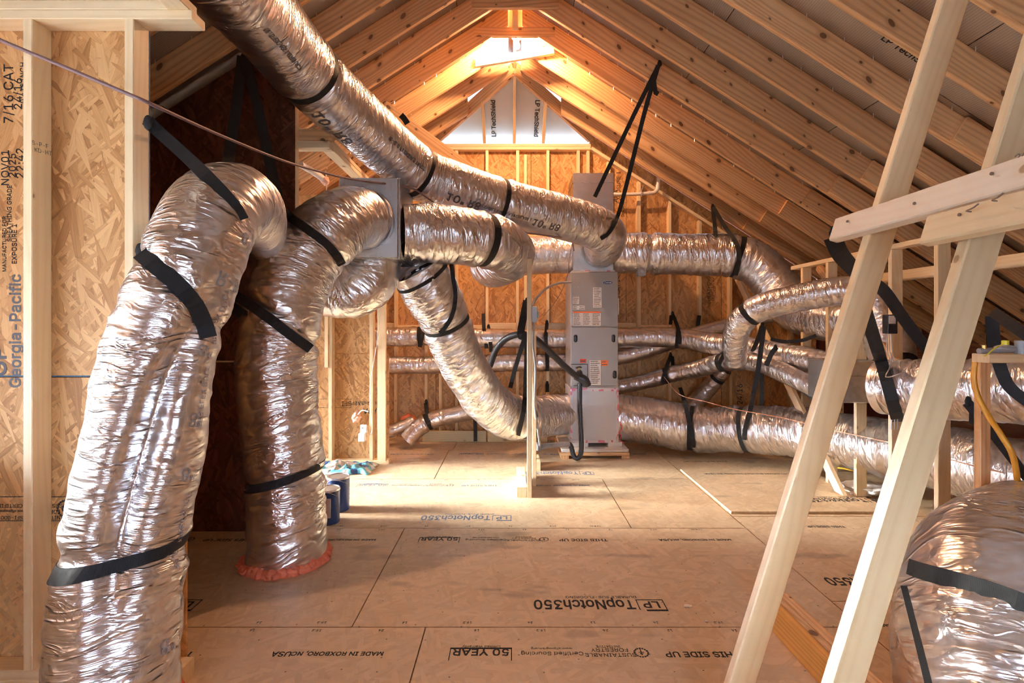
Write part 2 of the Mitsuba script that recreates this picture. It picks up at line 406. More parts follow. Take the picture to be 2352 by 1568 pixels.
def ribbon_mesh(pts, width=0.045, thick=0.003, wdir=None, on=()):
    p = np.array([P(*q) if len(q) == 3 else q[3] for q in pts])
    c, s = spline(np.hstack([p, np.zeros((len(p), 1))]), 0.03)
    c = c[:, :3]
    if on:                                                          # lay the webbing on the outside of the ducts it crosses
        eye = np.array([0, 0, EYE]); lim = np.full(len(c), 1e9); cand = np.linalg.norm(c - eye, axis=1)
        for d in on:
            vd = d.v - eye; vl = np.linalg.norm(vd, axis=1); vd = vd / vl[:, None]
            for i in range(len(c)):
                u = (c[i] - eye) / cand[i]
                hit = (vd @ u) > 1 - 0.5 * 0.007 ** 2
                if hit.any(): lim[i] = min(lim[i], np.percentile(vl[hit], 4) - 0.007)
        new = np.where(lim < 1e8, lim, cand)
        for _ in range(2): new = np.where(lim < 1e8, np.minimum(np.convolve(np.pad(new, 1, mode='edge'), [0.25, 0.5, 0.25], 'valid'), lim), np.convolve(np.pad(new, 1, mode='edge'), [0.25, 0.5, 0.25], 'valid'))
        c = eye + (c - eye) * (new / cand)[:, None]
    tg = np.gradient(c, axis=0); tg /= np.linalg.norm(tg, axis=1, keepdims=True)
    view = c - np.array([0, 0, EYE]); view /= np.linalg.norm(view, axis=1, keepdims=True)
    W = np.cross(tg, view) if wdir is None else np.asarray(wdir, float) - (tg @ np.asarray(wdir, float))[:, None] * tg
    W /= np.maximum(np.linalg.norm(W, axis=1, keepdims=True), 1e-9)
    for i in range(1, len(W)):
        if np.dot(W[i], W[i - 1]) < 0: W[i] = -W[i]
    H = np.cross(tg, W)
    hw, ht = width / 2, thick / 2
    v = np.stack([c - W * hw - H * ht, c + W * hw - H * ht, c + W * hw + H * ht, c - W * hw + H * ht, c - W * hw - H * ht], 1)
    vv, f = grid_mesh(v)
    uv = np.stack([np.repeat(s, 5), np.tile([0, 0.05, 0.053, 0.1, 0.103], len(s))], -1)
    n = len(vv)
    e = n - 5
    f = np.vstack([f, [[0, 2, 1], [0, 3, 2], [e, e + 1, e + 2], [e, e + 2, e + 3]]])
    return vv, f, uv
def join(ms):
    vs, fs, us, k = [], [], [], 0
    for v, f, u in ms:
        vs.append(v); fs.append(np.asarray(f) + k); us.append(u); k += len(v)
    return np.vstack(vs), np.vstack(fs), np.vstack(us)
def strap(label, ribbons=(), bands=(), width=0.045, hook=None, group=None, mat='black_strap', on=()):
    ms = [ribbon_mesh(r, width, on=on) for r in ribbons] + [band_mesh(b[0], b[1], b[2], width, *(b[3:])) for b in bands]
    v, f, u = join(ms)
    key = thing('hanging_strap', label, 'strap', group)
    part(key, 'webbing', mikit.ply((v, f), mat, False, uv=u))
    if hook is not None:                                            # folded and nailed end
        h = P(*hook)
        m = trimesh.creation.icosphere(2, 1.0)
        m.vertices = m.vertices * [0.020, 0.008, 0.030] * (1 + 0.25 * (meshkit.noise(m.vertices * 2.1 + 3)[:, None] - 0.5)) + h
        part(key, 'fold', mikit.ply(m, 'black_strap', True, uv=m.vertices[:, :2]))
    return key
def wrap_text(d, text, px, py, height, lift=0.0, flip=False, mat='ink_grey', along=True, bold=True):
    """Print on a duct's jacket, following its surface."""
    i = d_near(d, px, py)
    m = meshkit.text_mesh(text, height, 0.0006, bold)
    m = m.subdivide_to_size(0.02)
    v = m.vertices
    x, y = v[:, 0] - v[:, 0].mean(), v[:, 1] - v[:, 1].mean()
    if flip: x, y = -x, -y
    if not along: x, y = -y, x
    th = facing(d, i) + lift + y / d.r[i]
    w = surf(d, d.s[i] + x, th, 0.0022 + v[:, 2])
    part(d.key, 'print', mikit.ply((w, m.faces), mat, False), 'dark printed marking')
def text_on(parent, text, h, origin, ex, ey, mat='ink', bold=False, depth=0.0006, name='print', center=True, shear=0.0, width=None):
    m = meshkit.text_mesh(text, h, depth, bold)
    v = m.vertices.copy()
    if center: v[:, 0] -= (v[:, 0].min() + v[:, 0].max()) / 2
    if width: v[:, 0] *= width / np.ptp(v[:, 0])
    v[:, 0] += shear * v[:, 1]
    ex, ey = unit(ex), unit(ey); ez = np.cross(ex, ey)
    w = np.asarray(origin, float) + v[:, :1] * ex + v[:, 1:2] * ey + v[:, 2:3] * ez
    return part(parent, name, mikit.ply((w, m.faces), mat, False))
def boxes_on(parent, rects, origin, ex, ey, mat='ink', depth=0.0006, name='print'):
    """Flat printed strokes: rects (x0, y0, x1, y1) in metres in the plane."""
    ex, ey = unit(ex), unit(ey); ez = np.cross(ex, ey)
    ms = []
    for x0, y0, x1, y1 in rects:
        b = trimesh.creation.box(extents=(abs(x1 - x0), abs(y1 - y0), depth)); b.apply_translation(((x0 + x1) / 2, (y0 + y1) / 2, depth / 2)); ms.append(b)
    m = trimesh.util.concatenate(ms); v = m.vertices
    w = np.asarray(origin, float) + v[:, :1] * ex + v[:, 1:2] * ey + v[:, 2:3] * ez
    return part(parent, name, mikit.ply((w, m.faces), mat, False))
def blob(c, size, seed=0, amp=0.5, freq=2.2, sub=3):
    m = trimesh.creation.icosphere(sub, 1.0)
    m.vertices = m.vertices * (1 + amp * (meshkit.fbm(m.vertices * freq + seed * 5 + 20, 3)[:, None] - 0.5)) * np.asarray(size) + np.asarray(c)
    return m

# ------------------------------------------------------------------ roof
SL, RX, RZ = 0.64, 0.03, 4.457                                      # slope, ridge x, height of the rafters' undersides at the ridge
CS = math.hypot(1, SL)
def roof_z(x): return RZ - SL * abs(x - RX)
ceil = struct('ceiling', 'steep gabled attic roof of open rafters under foil faced sheathing')
RY = [3.74 + 0.425 * k for k in range(-15, 7)]
XR, XL = 5.2, -4.1
for y in RY:
    for sgn, xe in ((1, XR), (-1, XL)):
        nrm = np.array([sgn * SL, 0, 1]) / CS
        x0, x1 = RX + sgn * 0.02, xe
        if y > 6.0: x0 = RX + sgn * (y - 5.93) / 0.67 * 0.98         # jack rafters stop at the hips
        a = np.array([x0, y, roof_z(x0)]) + nrm * 0.092; b = np.array([x1, y, roof_z(x1)]) + nrm * 0.092
        part(ceil, 'rafter', board(a, b, 0.184, 0.038, nrm, 'pine', cut0=(1, 0, 0)))
    if y > -0.5:
        a = np.array([2.83, y - 0.039, roof_z(2.83)]) + np.array([SL, 0, 1]) / CS * 0.085
        b = np.array([4.9, y - 0.039, roof_z(4.9)]) + np.array([SL, 0, 1]) / CS * 0.085
        part(ceil, 'rafter_extension', board(a, b, 0.17, 0.038, (SL, 0, 1), 'pine'))
part(ceil, 'ridge_board', board((RX, -2.7, RZ + 0.13), (RX, 5.95, RZ + 0.13), 0.235, 0.038, (0, 0, 1), 'pine'))
# sheathing sheets, 1.22 m up the slope
for sgn, xe in ((1, XR), (-1, XL)):
    nrm = np.array([sgn * SL, 0, 1]) / CS
    top = np.array([RX, 0, RZ]) + nrm * 0.1845
    top = np.array([RX, 0, RZ + 0.1845 * CS])
    down = np.array([sgn, 0, -SL]) / CS
    L = (abs(xe - RX)) * CS + 0.12
    edges = [0.0] + [e for e in np.arange(0.62, L, 1.2) if L - e > 0.2] + [L]
    for i in range(len(edges) - 1):
        ys = [-2.85 + (1.22 if i % 2 else 0)]
        while ys[-1] < 6.75: ys.append(ys[-1] + 2.44)
        ys = [-2.85] + [q for q in ys if -2.85 < q < 6.75] + [6.75]
        for j in range(len(ys) - 1):
            g = 0.0025
            o = top + down * (edges[i] + g) + np.array([0, ys[j] + g, 0])
            l, w = edges[i + 1] - edges[i] - 2 * g, ys[j + 1] - ys[j] - 2 * g
            if sgn > 0:
                part(ceil, 'sheathing_panel', quadprism([(0, 0), (l, 0), (l, w), (0, w)], o, down, (0, 1, 0), -0.011, 'barrier'))
            else:
                part(ceil, 'sheathing_panel', quadprism([(0, 0), (w, 0), (w, l), (0, l)], o, (0, 1, 0), down, -0.011, 'barrier'))
    o = top + nrm * 0.03
    poly = [(-0.05, -2.9), (L + 0.4, -2.9), (L + 0.4, 6.9), (-0.05, 6.9)]
    if sgn > 0: part(ceil, 'underlayment', quadprism(poly, o, down, (0, 1, 0), -0.01, 'seam'))
    else: part(ceil, 'underlayment', quadprism([(y, x) for x, y in poly], o, (0, 1, 0), down, -0.01, 'seam'))
nails = []
for y in RY:
    for sgn, xe in ((1, XR), (-1, -2.6)):
        for q in np.arange(0.3, (abs(xe)) * 1.0, 0.22):
            for dy in (-0.035, 0.033):
                if rng.random() < 0.8 and 0 < y < 6.2:
                    x = RX + sgn * (q + 0.1 * rng.random())
                    c = np.array([x, y + dy - 0.004 * rng.random(), roof_z(x) + 0.1845 * CS - 0.012])
                    m = trimesh.creation.cylinder(0.003, 0.03, sections=4); m.apply_translation(c); nails.append(m)
part(ceil, 'nail_tips', mikit.ply(trimesh.util.concatenate(nails), 'nail_bright', False), 'nail tips through the sheathing', 'stuff')
# collar ties; the third hangs askew
for y, z0, z1, l0, l1 in ((4.60, 4.355, 4.355, -0.39, 0.39), (5.04, 4.355, 4.355, -0.39, 0.39)):
    part(ceil, 'collar_tie', board((RX + l0, y - 0.04, z0), (RX + l1, y - 0.04, z1), 0.089, 0.038, (0, 0, 1), 'pine'))
part(ceil, 'collar_tie', board((RX - 0.42, 5.42, 4.265), (RX + 0.41, 5.36, 4.375), 0.089, 0.038, (0, 0.15, 1), 'spruce'))
part(ceil, 'blocking', board((RX, 4.80, 4.46), (RX, 4.80, 4.27), 0.038, 0.05, (0, 1, 0), 'spruce'))
# hip end above the gable wall
WY, PZ = 6.6, 3.84
apex = np.array([RX, 5.93, RZ - 0.03])
for sgn in (-1, 1):
    c = np.array([RX + sgn * 1.0, WY + 0.06, PZ + 0.03])
    part(ceil, 'hip_rafter', board(apex + [0, 0, 0.05], c + [0, 0, 0.08], 0.16, 0.038, (0, 0, 1), 'pine'))
hn = unit(np.cross([1, 0, 0], np.array([RX, WY + 0.1, PZ]) - apex))
if hn[2] < 0: hn = -hn
for xj in (-0.36, 0.03, 0.41):
    t = 0.05 if xj == 0.03 else abs(xj - RX) / 1.0
    up = apex * (1 - t) + np.array([RX, WY + 0.08, PZ + 0.02]) * t
    part(ceil, 'hip_jack_rafter', board((xj, WY + 0.08, PZ + 0.06), (xj, up[1], up[2] + 0.03), 0.10, 0.038, hn, 'spruce'))
hb = apex + np.array([0, 0.02, 0.10])
dn = np.array([0, WY + 0.14 - apex[1], PZ - apex[2]])
hl = np.linalg.norm(dn)
for x0, x1 in ((-1.15, RX), (RX, 1.2)):
    poly = [(0, 0), (0, hl * 1.22), (x0 if x0 < 0 else x1 - RX, hl * 1.22)]
    if x0 < 0: poly = [(0, 0), (x0 - RX, hl * 1.22), (0, hl * 1.22)]
    part(ceil, 'hip_sheathing', quadprism(poly, hb, (1, 0, 0), dn, 0.011, 'barrier_clean'))
hs = [k for k in scene if k.startswith('ceiling__hip_sheathing')]
for sgn, k, tx in ((-1, hs[0], -0.21), (1, hs[1], 0.29)):
    d3 = unit(dn)
    o = hb + d3 * hl * 0.62 + np.array([tx - RX, 0, 0]) - np.cross((1, 0, 0), d3) * 0.0 + np.cross(d3, (1, 0, 0)) * 0.0
    nn = np.cross((1, 0, 0), d3); nn = nn if nn[1] < 0 else -nn
    ex = -d3 if sgn < 0 else d3
    ey = np.cross(nn, ex)
    text_on(k, 'LP TechShield', 0.055, o + nn * 0.016 + (d3 * 0.06), ex, ey, bold=True)
# print on a right-hand sheathing sheet
dn_r = np.array([1, 0, -SL]) / CS
text_on('ceiling__sheathing_panel', 'LP TechShield', 0.045, np.array([RX, 0, RZ + 0.1845 * CS]) + dn_r * 2.87 + np.array([0, 3.13, 0]) + np.array([-SL, 0, -1]) / CS * 0.013, dn_r, (0, -1, 0), bold=True)

# ------------------------------------------------------------------ floor of tongue and groove sheets
floor = struct('floor', 'subfloor of large tan sheets with printed upside down lettering')
GAP = 0.0032
def sheet(x0, x1, y0, y1, z=0.0):
    k = part(floor, 'panel', quadprism([(0, 0), (x1 - x0 - 2 * GAP, 0), (x1 - x0 - 2 * GAP, y1 - y0 - 2 * GAP), (0, y1 - y0 - 2 * GAP)], (x0 + GAP, y0 + GAP, z), (1, 0, 0), (0, 1, 0), 0.018, 'subfloor'))
    return k
def logo(k, xc, y, z=0.0, mat='ink', cut=None):
    """The sheet maker's mark; it reads from the far side, so it stands on its head here."""
    ex, ey = (-1, 0, 0), (0, -1, 0)
    o = np.array([xc, y, z])
    text_on(k, 'TopNotch350', 0.085, o + [-0.08, 0.043, 0.0003], ex, ey, mat, True, width=0.53)
    boxes_on(k, [(-0.345, -0.05, -0.34, 0.05), (-0.345, -0.05, -0.20, -0.044), (-0.205, -0.05, -0.2, 0.05), (-0.345, 0.047, -0.235, 0.062)], o + [0, 0, 0.0003], ex, ey, mat)
    text_on(k, 'LP', 0.06, o + [0.272, 0.03, 0.0003], ex, ey, mat, True, width=0.085)
    text_on(k, 'DURABLE SUB-FLOORING', 0.022, o + [0.02, 0.085, 0.0003], ex, ey, mat)
def marks(k, xa, xb, y, z=0.0, mat='ink'):
    ex, ey = (-1, 0, 0), (0, -1, 0)
    def put(x, t, h, dy=0.0, b=False):
        if xa + 0.12 < x < xb - 0.12: text_on(k, t, h, (x, y + dy, z + 0.0003), ex, ey, mat, b)
    x = xa
    put(x + 0.28, '50 YEAR', 0.045, 0.03, True); put(x + 0.28, 'Limited Warranty', 0.016, 0.055)
    if xb - xa > 0.6: boxes_on(k, [(-0.14, -0.04, -0.136, 0.05), (0.136, -0.04, 0.14, 0.05), (-0.14, -0.04, 0.14, -0.030)], (x + 0.28, y, z + 0.0003), ex, ey, mat)
    put(x + 0.60, 'Certified Sourcing', 0.024, 0.01); put(x + 0.60, 'www.sfiprogram.org', 0.014, 0.04)
    put(x + 0.86, 'SUSTAINABLE', 0.024, 0.0); put(x + 0.86, 'FORESTRY', 0.024, 0.035); put(x + 0.86, 'INITIATIVE', 0.014, 0.055)
    if xb - xa > 1.2:
        a = np.linspace(0, 2 * math.pi, 17)[:-1]
        ring = [(0.03 * math.cos(q) - 0.004, 0.03 * math.sin(q) - 0.004, 0.03 * math.cos(q) + 0.004, 0.03 * math.sin(q) + 0.004) for q in a] + [(-0.002, -0.028, 0.002, 0.018), (-0.012, -0.004, 0.012, 0.0), (-0.008, 0.006, 0.008, 0.01)]
        boxes_on(k, ring, (x + 1.0, y + 0.005, z + 0.0003), ex, ey, mat)
    put(x + 1.27, 'THIS SIDE UP', 0.036, 0.01, True)
    put(x + 1.83, 'USA', 0.032, 0.01, True); put(x + 2.08, 'MADE IN ROXBORO, NC', 0.026, 0.01, True)
def ticks(k, xa, xb, y, z=0.0):
    ex, ey = (-1, 0, 0), (0, -1, 0)
    ts = ['16', '19.2', '24', '12', '16', '19.2', '16 & 24']
    for i, x in enumerate(np.arange(xa + 0.25, xb - 0.15, 0.31)):
        text_on(k, ts[i % 7], 0.016, (x, y + 0.01, z + 0.0003), ex, ey)
rows = [(-2.75, -1.17, [-3.5, -1.0, 1.70]), (-1.17, 0.045, [-3.5, -0.6, 1.70]), (0.045, 1.26, [-3.5, -1.6, 0.85, 1.70]), (1.26, 2.477, [-3.5, -2.86, -0.42, 1.70]),
        (2.477, 3.698, [-3.5, -3.22, -0.78, 1.70]), (3.698, 4.90, [-3.5, -1.57, 0.868, 1.70]), (4.90, 6.06, [-3.5, -3.19, -0.75, 1.70]), (6.06, 6.72, [-3.5, -3.0, -0.7, 1.70])]
for ri, (y0, y1, xs) in enumerate(rows):
    for i in range(len(xs) - 1):
        k = sheet(xs[i], xs[i + 1], y0, y1)
        ln = xs[i + 1] - xs[i]
        far = 'ink_blue' if y0 > 3.6 else 'ink'
        if y0 > 1.0 and xs[i + 1] > -0.9:
            xa = xs[i + 1] - 2.44 if (ln < 2.3 and i == 0) else xs[i]
            if ln > 1.2 and ri not in (3, 7): logo(k, xs[i] + ln / 2 if ln > 2.2 else xs[i] + 1.37, y0 + 0.20, mat=far)
            if ln > 1.2: marks(k, xa, xs[i + 1], y1 - 0.20, mat=far)
            if ri in (3, 4, 5) and ln > 1.2:
                ticks(k, max(xs[i], -1.5), xs[i + 1], y1 - 0.03); ticks(k, max(xs[i], -1.5), xs[i + 1], y0 + 0.035)
rows2 = [(-2.75, 0.30), (0.30, 1.50), (1.50, 2.71), (2.71, 3.93), (3.93, 5.15), (5.15, 6.72)]
for y0, y1 in rows2:
    k = sheet(1.70, 3.05, y0, y1); k2 = sheet(3.05, 5.2, y0, y1)
    if 2 < y0 < 3: logo(k, 2.15, y0 + 0.21); text_on(k, 'THIS SIDE UP', 0.03, (2.3, y1 - 0.19, 0.0003), (-1, 0, 0), (0, -1, 0), bold=True)
    if 1.4 < y0 < 1.6: text_on(k, '50 YEAR', 0.05, (2.05, 2.45, 0.0003), (-0.5, -0.8, 0), (0.8, -0.5, 0), bold=True); text_on(k, 'MILL 8486   11', 0.02, (1.83, 2.50, 0.0003), (-1, 0, 0), (0, -1, 0), bold=True)
    if y0 > 5: text_on(k, 'MADE IN ROXBORO, NC', 0.03, (2.1, 5.55, 0.0003), (-1, 0, 0), (0, -1, 0))
part(floor, 'joist_deck', bx((-4.1, -2.9, -0.06), (5.3, 6.8, -0.019), 'seam'))
# the loose sheet on top
ls = thing('loose_subfloor_sheet', 'loose tan subfloor sheet lying on top of the floor under the diagonal kicker brace', 'plywood sheet')
k = part(ls, 'sheet', quadprism([(0, 0), (1.28, 0), (1.28, 1.20), (0, 1.20)], (1.715, 3.98, 0.019), (1, 0, 0), (0, 1, 0), 0.018, 'subfloor'))
logo(k, 2.86 - 0.10, 4.24, 0.019)
for x, t in ((1.98, '50 YEAR'), (2.28, 'Certified Sourcing'), (2.6, 'SUSTAINABLE')): text_on(k, t, 0.032, (x, 5.02, 0.0193), (-1, 0, 0), (0, -1, 0))

# ------------------------------------------------------------------ gable wall at the back
wb = struct('wall_back', 'gable end wall of pale studs over orange brown strand board')
OY = WY + 0.089
SP = 0.3955
xs_st = [(905 - CX) / F * WY + SP * k for k in range(-2, 16)]
def gable_top(x): return min(PZ - 0.076, roof_z(x) - 0.062)
for i, x in enumerate(xs_st):
    x += 0.019
    zt = gable_top(x) - 0.0
    if zt < 0.3: continue
    if x > 3.9: continue
    part(wb, 'stud', board((x, WY + 0.0445, 0.038), (x, WY + 0.0445, zt - 0.01), 0.089, 0.038, (0, 1, 0), 'spruce', cut1=(SL * np.sign(x - RX), 0, 1) if zt < PZ - 0.08 else None))
for x, z0, z1 in ((-0.95, 0.04, 1.45), (0.155, 0.04, 3.7), (0.055, 2.4, 3.75), (0.97, 2.6, 3.75), (-0.84, 2.3, 3.1), (1.62, 1.0, 3.1)):
    part(wb, 'stud', board((x + 0.02, WY + 0.0445, z0), (x + 0.02, WY + 0.0445, min(z1, gable_top(x) - 0.01)), 0.089, 0.038, (0, 1, 0), 'spruce'))
for zz in (PZ - 0.057, PZ - 0.019): part(wb, 'top_plate', board((-0.94, WY + 0.0445, zz), (1.02, WY + 0.0445, zz), 0.089, 0.0375, (0, 1, 0), 'spruce'))
for sgn in (-1, 1):
    xa, xe = RX + sgn * 1.0, (3.9 if sgn > 0 else -3.4)
    part(wb, 'sloped_plate', board((xa, WY + 0.0445, roof_z(xa) - 0.03), (xe, WY + 0.0445, roof_z(xe) - 0.03), 0.038, 0.089, (sgn * SL, 0, 1), 'spruce'))
part(wb, 'bottom_plate', board((-3.4, WY + 0.0445, 0.019), (3.9, WY + 0.0445, 0.019), 0.038, 0.089, (0, 0, 1), 'spruce'))
for i in range(len(xs_st) - 1):
    x0, x1 = xs_st[i] + 0.039, xs_st[i + 1] - 0.001
    for z in (1.445, 2.62):
        if (x0 + x1) / 2 < 2.1 and gable_top(x1) > z + 0.1 and gable_top(x0) > z + 0.1 and not (z < 2 and i in (14, 15)):
            part(wb, 'blocking', board((x0, WY + 0.05, z + 0.03 * (i % 2)), (x1, WY + 0.05, z + 0.03 * (i % 2)), 0.089, 0.038, (0, 0, 1) if z > 2 else (0, 0, 1), 'spruce'))
from shapely.geometry import Polygon, box as sbox
gable = Polygon([(-3.5, 0), (4.0, 0), (4.0, roof_z(4.0) + 0.18), (RX + 0.99, roof_z(RX + 0.99) + 0.18), (RX + 0.99, PZ), (RX - 0.99, PZ), (RX - 0.99, roof_z(RX - 0.99) + 0.18), (-3.5, roof_z(-3.5) + 0.18)])
gxs = np.arange(-3.5, 4.1, 1.25)
for i in range(len(gxs) - 1):
    for z0, z1 in ((0, 2.44), (2.446, 4.1)):
        g = gable.intersection(sbox(gxs[i] + 0.003, z0, min(gxs[i + 1], 4.0) - 0.003, z1))
        if g.area > 0.01 and g.geom_type == 'Polygon':
            part(wb, 'sheathing_panel', quadprism([(a, b) for a, b in list(g.exterior.coords)[:-1]], (0, OY, 0), (1, 0, 0), (0, 0, 1), 0.011, 'osb'))
part(wb, 'outer_wrap', quadprism([(5.4, -0.1), (5.4, 1.3)] + [(a, b) for a, b in list(gable.exterior.coords)[2:-1]] + [(-3.5, -0.1)], (0, OY + 0.02, 0), (1, 0, 0), (0, 0, 1), 0.02, 'seam'))
# print along the back sheathing
for px, py, t, h in ((1425, 430, 'EXPOSURE 1', 0.05), (1434, 470, 'SHEATHING', 0.04), (1418, 450, 'APA', 0.06), (1424, 660, '7/16 CAT 24/16', 0.05), (1632, 650, 'SHEATHING SPAN', 0.045), (1640, 660, 'NOV01 2025', 0.04), (1705, 905, '24/16', 0.07), (1500, 870, 'APA', 0.06), (1215, 625, '24/16', 0.05)):
    q = P(px, py, OY - 0.0008)
    text_on('wall_back__sheathing_panel', t, h, q, (0, 0, 1), (-1, 0, 0), 'ink')
tb = thing('treated_board', 'greenish treated board on edge at the foot of the back wall', 'board')
part(tb, 'length', board((-1.14, 6.49, 0.072), (-0.33, 6.49, 0.072), 0.14, 0.038, (0, 0, 1), 'treated'))
tb = thing('treated_board', 'short treated board end behind the lower bend of the diagonal return duct', 'board')
part(tb, 'length', board((-0.31, 6.50, 0.072), (0.45, 6.50, 0.072), 0.14, 0.038, (0, 0, 1), 'treated'))

# ------------------------------------------------------------------ stud wall at the left, facing the camera
wl = struct('wall_left', 'stud wall of pale lumber over strand board left of the foreground ducts')
LY = 2.05
for px in (52, 285):
    x = (px - CX) / F * LY + 0.019
    part(wl, 'stud', board((x, LY + 0.0445, 0.077), (x, LY + 0.0445, 2.70), 0.089, 0.038, (0, 1, 0), 'spruce'))
for k in range(1, 4):
    x = (52 - CX) / F * LY + 0.019 - 0.406 * k
    part(wl, 'stud', board((x, LY + 0.0445, 0.077), (x, LY + 0.0445, 2.70), 0.089, 0.038, (0, 1, 0), 'spruce'))
for z in (0.019, 0.0575): part(wl, 'bottom_plate', board((-3.4, LY + 0.0445, z), (-1.335, LY + 0.0445, z), 0.0375, 0.089, (0, 0, 1), 'spruce'))
for z, xe in ((2.7195, -1.29), (2.758, -1.36), (2.797, -1.36)): part(wl, 'top_plate', board((-3.4, LY + 0.0445, z), (xe, LY + 0.0445, z), 0.0375, 0.089, (0, 0, 1), 'spruce'))
part(wl, 'return_plate', board((-1.345, 2.10, 2.758), (-1.345, -2.4, 2.758), 0.038, 0.089, (0, 0, 1), 'spruce'))
part(wl, 'sheathing_panel', quadprism([(-3.4, 0.0), (-1.371, 0.0), (-1.371, 1.247), (-3.4, 1.247)], (0, LY + 0.0895, 0), (1, 0, 0), (0, 0, 1), 0.011, 'osb'))
part(wl, 'sheathing_panel', quadprism([(-3.4, 1.25), (-1.53, 1.25), (-1.53, 2.74), (-3.4, 2.74)], (0, LY + 0.0895, 0), (1, 0, 0), (0, 0, 1), 0.011, 'osb'))
boxes_on('wall_left__sheathing_panel_001', [(-2.2, 1.2505, -1.53, 1.2555), (-1.5295, 1.25, -1.523, 2.7)], (0, LY + 0.0885, 0), (1, 0, 0), (0, 0, 1), 'blue_line')
UPX, UPY = (0, 0, 1), (-1, 0, 0)
for px, py, t, h in ((22, 215, '7/16 CAT', 0.040), (42, 215, '24/16', 0.034), (50, 190, '0.418 INCH', 0.022), (12, 385, 'NOV01', 0.032), (28, 380, '2025', 0.030), (47, 375, '22:42', 0.034), (18, 490, 'SHEATHING GRADE', 0.018), (6, 560, 'MANUFACTURED FOR', 0.016), (30, 560, 'EXPOSURE 1', 0.02)):
    text_on('wall_left__sheathing_panel_001', t, h, P(px, py, LY + 0.0885) + np.array([0.015, 0, 0]), UPX, UPY, 'ink')
text_on('wall_left__sheathing_panel_001', 'Georgia-Pacific', 0.046, P(47, 760, LY + 0.0885), UPX, UPY, 'ink_grey', True)
text_on('wall_left__sheathing_panel_001', 'GP', 0.07, P(14, 830, LY + 0.0885), UPX, UPY, 'ink_grey', True)
o = P(140, 1168, LY + 0.0885)
boxes_on('wall_left__sheathing_panel', [(-0.07, -0.052, 0.32, -0.049), (-0.07, 0.049, 0.32, 0.052), (-0.07, -0.052, -0.066, 0.052)], o, (-1, 0, 0), (0, 0, -1))
for dx, dz, t, h in ((0.07, -0.02, 'SUSTAINABLE', 0.016), (0.06, 0.005, 'FORESTRY', 0.016), (0.055, 0.03, 'INITIATIVE', 0.016), (0.22, -0.02, 'CERTIFIED', 0.016), (0.22, 0.005, 'www.sfiprogram.org', 0.011), (0.22, 0.03, 'SFI-00057', 0.016)):
    text_on('wall_left__sheathing_panel', t, h, o + np.array([-dx, 0, dz - 0.01 if False else -dz]), (-1, 0, 0), (0, 0, -1))
a = np.linspace(0.6, 2 * math.pi + 0.2, 22)
boxes_on('wall_left__sheathing_panel', [(0.034 * math.cos(q) - 0.004, 0.034 * math.sin(q) - 0.004, 0.034 * math.cos(q) + 0.004, 0.034 * math.sin(q) + 0.004) for q in a] + [(0.014 * math.cos(q) - 0.003, 0.014 * math.sin(q) - 0.003, 0.014 * math.cos(q) + 0.003, 0.014 * math.sin(q) + 0.003) for q in a], o + np.array([0.02, 0, 0]), (-1, 0, 0), (0, 0, -1))

# ------------------------------------------------------------------ dark sheathed wall, side opening and the stud partition behind it
wd = struct('wall_left', 'dark brown sheathed wall behind the two standing ducts')
DY = 3.64
edges = [(-3.5, -2.37), (-2.367, -1.555)]
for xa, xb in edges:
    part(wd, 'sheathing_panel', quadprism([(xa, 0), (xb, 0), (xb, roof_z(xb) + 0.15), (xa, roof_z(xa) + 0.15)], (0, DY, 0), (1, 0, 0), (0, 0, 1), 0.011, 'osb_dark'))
for x in (-1.585, -1.99, -2.40, -2.80, -3.2):
    part(wd, 'stud', board((x, DY + 0.057, 0.04), (x, DY + 0.057, roof_z(x) - 0.02), 0.089, 0.038, (0, 1, 0), 'spruce', cut1=(-SL, 0, 1)))
part(wd, 'bottom_plate', board((-3.4, DY + 0.057, 0.019), (-1.56, DY + 0.057, 0.019), 0.038, 0.089, (0, 0, 1), 'spruce'))
ws = struct('wall_side', 'framed opening of pale lumber beside the dark wall')
part(ws, 'header', board((-1.60, 3.78, 2.88), (-1.33, 3.78, 2.88), 0.089, 0.06, (0, 0, 1), 'pine'))
for z in (2.80, 2.84): part(ws, 'top_plate', board((-1.38, 3.80, z), (-1.38, 5.44, z), 0.0375, 0.089, (0, 0, 1), 'spruce'))
part(ws, 'header', board((-1.585, 3.745, 2.79), (-1.33, 3.745, 2.79), 0.05, 0.089, (0, 0, 1), 'spruce'))
part(ws, 'stud', board((-1.38, 5.40, 0.04), (-1.38, 5.40, 2.78), 0.089, 0.038, (1, 0, 0), 'spruce'))
wp = struct('wall_left', 'partition of studs and strand board facing the camera behind the standing ducts')
QY = 5.45
for px in (752, 846):
    x = (px - CX) / F * QY + 0.03
    part(wp, 'stud', board((x, QY + 0.0445, 0.04), (x, QY + 0.0445, 2.75), 0.089, 0.038, (0, 1, 0), 'spruce'))
for k in range(1, 4):
    x = (752 - CX) / F * QY + 0.03 - 0.43 * k
    part(wp, 'stud', board((x, QY + 0.0445, 0.04), (x, QY + 0.0445, 2.4), 0.089, 0.038, (0, 1, 0), 'spruce'))
part(wp, 'short_stud', board((-1.985, QY + 0.02, 1.03), (-1.985, QY + 0.02, 2.1), 0.06, 0.038, (0, 1, 0), 'spruce'))
part(wp, 'bottom_plate', board((-3.4, QY + 0.0445, 0.019), (-1.32, QY + 0.0445, 0.019), 0.038, 0.089, (0, 0, 1), 'spruce'))
part(wp, 'sheathing_panel', quadprism([(-4.0, 0.0), (-1.338, 0.0), (-1.338, 1.17), (-4.0, 1.17)], (0, QY + 0.0895, 0), (1, 0, 0), (0, 0, 1), 0.011, 'osb'))
